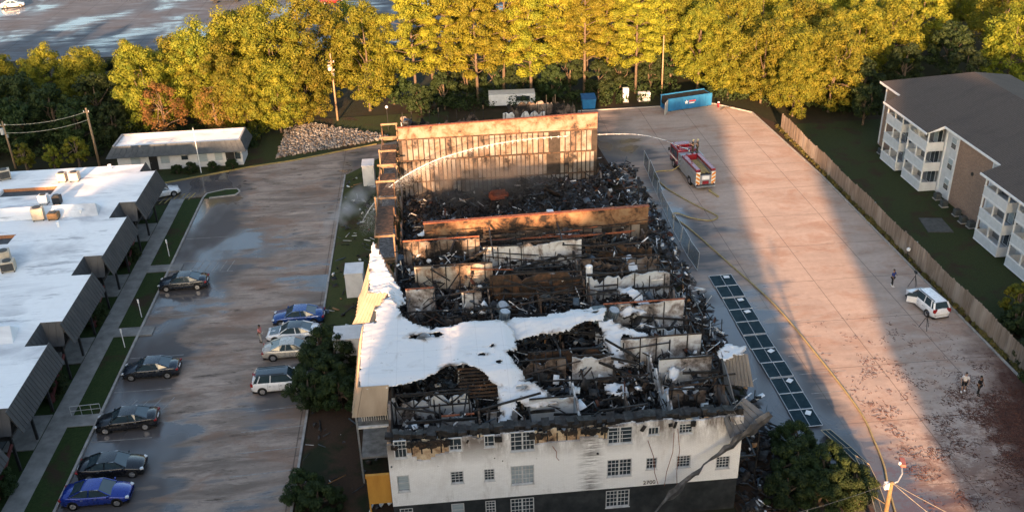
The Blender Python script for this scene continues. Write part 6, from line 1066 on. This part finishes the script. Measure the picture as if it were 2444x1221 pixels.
# --- blue skip and things along the back of the right lot
BLUE = P('skip_blue', (.02, .16, .36), (.015, .11, .26), 1.5, .5); SK = tag(empty('skip', (36.3, 130.4, 0), .25), 'long blue roll-off skip with open end gate at the back of the lot', 'skip')
m = MB(); m.bx(-3.5, 3.5, -1.15, 1.15, .15, .3); m.bx(-3.5, 3.5, -1.15, -1.05, .3, 1.9); m.bx(-3.5, 3.5, 1.05, 1.15, .3, 1.9); m.bx(3.4, 3.5, -1.05, 1.05, .3, 1.9); m.build('hull', BLUE, SK)
m = MB(); [m.bx(-3.4 + k * .98, -3.3 + k * .98, -1.22, -1.153, .2, 1.85) for k in range(8) if k not in (3, 4)]; m.bx(-3.55, 3.55, -1.22, -1.05, 1.903, 2.0); m.bx(-3.55, 3.55, 1.05, 1.22, 1.903, 2.0); m.build('rib', BLUE, SK)
MB().bx(-3.4, 3.4, -1.04, 1.04, .8, 1.86).build('load', CHAR, SK); MB().box((-4.1, -1.75, 1.0), (1.6, .1, 1.8), (0, 0, .85)).build('end_gate', P('gate_pale', (.50, .48, .43), (.40, .38, .34), 2, .7), SK, bevel=.02)
st = []
for k in range(10): a = k * PI / 5 + PI / 2; rr_ = .34 if k % 2 == 0 else .15; st.append((-.55 + rr_ * math.cos(a), -1.165, 1.15 + rr_ * math.sin(a)))
MB().add(st, [tuple(range(10))]).build('star_emblem', WHITE, SK); MB().bx(-.12, .95, -1.17, -1.16, 1.17, 1.36).build('emblem_bar', P('emblem_red', (.5, .06, .06), (.4, .05, .05), 3, .6), SK); MB().bx(-.12, .75, -1.17, -1.16, .92, 1.06).build('emblem_bar', WHITE, SK); [MB().cyl((xx, -.9, .1), .12, .2, 'y', 10).build('roller', BLACKM, SK) for xx in (-3.0, 3.0)]
bb = tag(empty('rubbish_container', (22.3, 132.2, 0)), 'small blue rubbish container behind the tall firewall corner', 'container'); MB().add([(-.9, -.8, .15), (.9, -.8, .15), (.9, .8, .15), (-.9, .8, .15), (-1, -.95, 1.6), (1, -.95, 1.6), (1, .9, 1.9), (-1, .9, 1.9)], BOXF).build('bin', BLUE, bb, bevel=.03); MB().slab((-1.05, -1.0, 1.68), (1.05, -1.0, 1.68), (1.05, .95, 1.98), (-1.05, .95, 1.98), .06).build('lid', P('lid_blue', (.02, .10, .24), (.015, .08, .2), 2, .5), bb)
tr = tag(empty('office_trailer', (11.4, 135.2, 0), -.05), 'white site trailer behind the far end of the ruin', 'trailer'); MB().bx(-3.4, 3.4, -1.2, 1.2, .45, 2.1).build('body', P('trailer_white', (.62, .62, .62), (.52, .52, .52), 1.5, .5), tr, bevel=.05); w = MB().bx(.6, 2.6, -1.24, -1.19, 1.1, 1.8).build('window', BLACKM, tr); [MB().bx(.68 + k * .63, 1.22 + k * .63, -1.26, -1.243, 1.16, 1.74).build('pane', GLASS, w) for k in range(3)]; [MB().cyl((xx, s, .35), .35, .25, 'y', 14).build('wheel', RUBBER, tr) for xx in (-.5, .5) for s in (-1.1, 1.1)]
def cabinet(x, y, w, d, h, label): o = tag(empty('cabinet', (x, y, 0)), label, 'cabinet', 'white cabinets at the back of the lot'); MB().bx(-w / 2, w / 2, -d / 2, d / 2, .05, h).build('casing', WHITE, o, bevel=.03); MB().bx(-w / 2 + .05, w / 2 - .05, -d / 2 - .02, -d / 2 - .003, .15, h - .1).build('door', P('cabinet_door', (.66, .66, .64), (.56, .56, .55), 2, .6), o); MB().bx(-w / 2 - .08, w / 2 + .08, -d / 2 - .08, d / 2 + .08, 0, .05).build('plinth', CONC, o)
cabinet(28.2, 134.2, .8, .7, 2.1, 'tall narrow white cabinet behind the right lot'); cabinet(31.0, 134.2, 1.7, .9, 1.3, 'broad low white cabinet behind the right lot')
for i, (x, y) in enumerate(((40.9, 129.5), (41.5, 128.7))):
    if i == 0: o = tag(empty('fire_hydrant', (x, y, 0)), 'red and white hydrant beside the skip end', 'hydrant'); MB().cyl((0, 0, .35), .13, .7, n=12).build('barrel', FRED, o); MB().cyl((0, 0, .76), .15, .12, n=12).build('bonnet', WHITE, o); MB().cyl((0, 0, .45), .06, .5, 'x', 10).build('outlet', FRED, o)
    else:
        o = tag(empty('fallen_branch', (x, y, .05)), 'dark fallen branch lying on the lot near the hydrant', 'branch'); MB().tube([(-.6, -.4, 0), (0, 0, .1), (.9, .1, .1), (1.7, .4, .05)], [.07, .06, .04, .015], 6).build('limb', BARK, o); [MB().tube([(a, .05, .08), (a + .3, .05 + s * .5, .25)], [.03, .01], 5).build('twig', BARK, o) for a, s in ((0, 1), (.4, -1), (.8, 1))]
# --- lamps, sign, tripods, flagpole
for i, (x, y, h, lb) in enumerate(((-28.9, 92.5, 1.9, 'short white post by the lawn at the far path'), (-28.7, 80.0, 1.9, 'short white post by the lawn at the middle path'), (-28.9, 74.8, 1.9, 'short white post by the lawn nearest the slate sedan'))):
    o = tag(empty('marker_post', (x, y, .05)), lb, 'post', 'white posts by the lawn'); MB().tube([(0, 0, 0), (0, 0, h)], .04, 8).build('stem', WHITE, o); MB().bx(-.07, .07, -.03, .03, h - .35, h + .05).build('marker_plate', WHITE, o)
o = tag(empty('globe_lamp', (46.25, 81.1, .05)), 'small globe lamp on a short post beside the timber fence', 'lamp'); MB().tube([(0, 0, 0), (0, 0, 1.0)], .04, 8).build('stem', BLACKM, o); bm_ = bmesh.new(); bmesh.ops.create_icosphere(bm_, subdivisions=3, radius=.2); me = bpy.data.meshes.new('globe'); bm_.to_mesh(me); bm_.free(); me.materials.append(WHITE); mobj('globe', me, o, (0, 0, 1.15))
o = tag(empty('globe_lamp', (-6.6, 127.5, .05)), 'bright globe lamp behind the timber balconies', 'lamp'); MB().tube([(0, 0, 0), (0, 0, 3.2)], .05, 8).build('stem', BLACKM, o); mobj('globe', me, o, (0, 0, 3.35))
def tripod(x, y, h, label): o = tag(empty('camera_tripod', (x, y, 0)), label, 'tripod', 'tripods by the estate car'); [MB().tube([(0, 0, h * .85), (.5 * math.cos(a), .5 * math.sin(a), .01)], [.03, .02], 6).build('leg', BLACKM, o) for a in (.4, 2.5, 4.6)]; MB().tube([(0, 0, h * .8), (0, 0, h)], .03, 8).build('column', BLACKM, o); MB().box((0, .05, h + .1), (.16, .34, .2)).cyl((0, .26, h + .1), .06, .14, 'y', 10).build('camera_body', BLACKM, o)
tripod(42.0, 68.6, 1.5, 'black camera tripod standing behind the estate car'); tripod(44.3, 75.6, 1.6, 'black camera tripod ahead of the estate car bonnet')
o = tag(empty('flagpole', (-30.0, 115.6, 0)), 'thin white flagpole in front of the small office', 'flagpole'); MB().tube([(0, 0, 0), (0, 0, 6.0)], [.06, .04], 8).build('shaft', WHITE, o); MB().cyl((0, 0, 6.05), .08, .1, n=8).build('finial', CHROME, o)
for i, (x, y, rz) in enumerate(((-28.9, 65.0, .05),)):
    o = tag(empty('path_railing', (x, y, .1), rz), 'low pale railing along the ramped path by the black sedan', 'railing'); m = MB(); m.tube([(-1.6, 0, .9), (.7, 0, .9)], .03, 6); [m.tube([(a, 0, 0), (a, 0, .9)], .025, 6) for a in (-1.6, -.8, 0, .7)]; m.tube([(-1.6, 0, .45), (.7, 0, .45)], .02, 6); m.build('rails', PIPE, o)
# bigger loose pieces about the ruin that one can pick out
def loose(name, mb, mat, label, cat, loc=(0, 0, 0), rot=(0, 0, 0), bevel=0):
    o = mb.build(name, mat, None, bevel=bevel); o.location = loc; o.rotation_euler = rot; return tag(o, label, cat)
def wrecked_ac(x, y, z, rx, label):
    o = tag(empty('burnt_condenser', (x, y, z)), label, 'condenser', 'burnt rooftop condensers'); o.rotation_euler = (rx, .1, .3); MB().cyl((0, 0, .35), .42, .7, n=16).build('casing', P('burnt_blue_steel', (.16, .21, .25), (.08, .10, .125), 3, .5, .4), o); MB().cyl((0, 0, .72), .36, .05, n=16).build('fan_guard', STEEL, o); [MB().bx(.40 * math.cos(a) - .02, .40 * math.cos(a) + .04, .40 * math.sin(a) - .02, .40 * math.sin(a) + .04, .05, .68).build('fin', STEEL, o) for a in [k * .785 for k in range(8)]]
wrecked_ac(4.3, 63.3, 7.3, .1, 'burnt round condenser standing between membrane and joists'); wrecked_ac(4.2, 65.2, 7.0, .5, 'burnt round condenser tipped towards the back of the ruin'); wrecked_ac(12.6, 62.4, 7.4, .3, 'burnt blue condenser at the end of the white membrane drape'); 
loose('burnt_cabinet', MB().bx(-.5, .5, -.4, .4, 0, 1.1).bx(-.4, .4, -.43, -.403, .1, 1.0), P('burnt_teal_steel', (.10, .14, .155), (.05, .07, .08), 2, .5), 'burnt grey-blue equipment cabinet beside the white membrane drape', 'cabinet', (11.6, 62.6, 7.0), (.05, 0, .1))
loose('water_heater', MB().cyl((0, 0, .7), .28, 1.4, n=16).cyl((0, 0, 1.43), .2, .08, n=12), WHITE, 'white water heater standing in the scorched middle rooms', 'water heater', (12.0, 69.6, 6.6))
loose('kitchen_range', MB().bx(-.5, .5, -.35, .35, 0, .9).bx(-.42, .42, -.38, -.353, .1, .6).bx(-.5, .5, .25, .35, .903, 1.15), DIRTYW, 'scorched white kitchen range by the drywall corner', 'kitchen range', (15.9, 50.6, 5.5), (.1, 0, .2))
loose('bathtub', MB().add([(-.75, -.38, .55), (.75, -.38, .55), (.75, .38, .55), (-.75, .38, .55), (-.6, -.26, .12), (.6, -.26, .12), (.6, .26, .12), (-.6, .26, .12), (-.72, -.35, 0), (.72, -.35, 0), (.72, .35, 0), (-.72, .35, 0)], [(0, 1, 5, 4), (1, 2, 6, 5), (2, 3, 7, 6), (3, 0, 4, 7), (4, 5, 6, 7), (0, 8, 9, 1), (1, 9, 10, 2), (2, 10, 11, 3), (3, 11, 8, 0)]), WHITE, 'white bathtub exposed in the front left rooms', 'bathtub', (-3.5, 51.5, 5.42), (0, 0, 1.4))
loose('mattress', MB().bx(-1, 1, -.7, .7, 0, .22), WHITE, 'white slab lying in the front rooms near the wall', 'mattress', (-.2, 50.2, 5.5), (.1, .05, .1), .06)
loose('sofa', MB().bx(-.9, .9, -.4, .4, 0, .42).bx(-.9, .9, .25, .45, .423, .85).bx(-1.05, -.903, -.4, .45, 0, .6).bx(.903, 1.05, -.4, .45, 0, .6), P('orange_upholstery', (.30, .07, .03), (.18, .045, .02), 3, .9), 'rust-red sofa wreck in the collapsed middle section', 'sofa', (6.4, 97.0, 2.4), (.1, .1, .4), .05)
loose('white_appliance', MB().bx(-.35, .35, -.3, .3, 0, .7).bx(-.25, .25, -.33, -.303, .15, .55), WHITE, 'small white appliance alone on the black rubble', 'appliance', (11.4, 91.5, 2.4), (.25, .1, .2), .03)
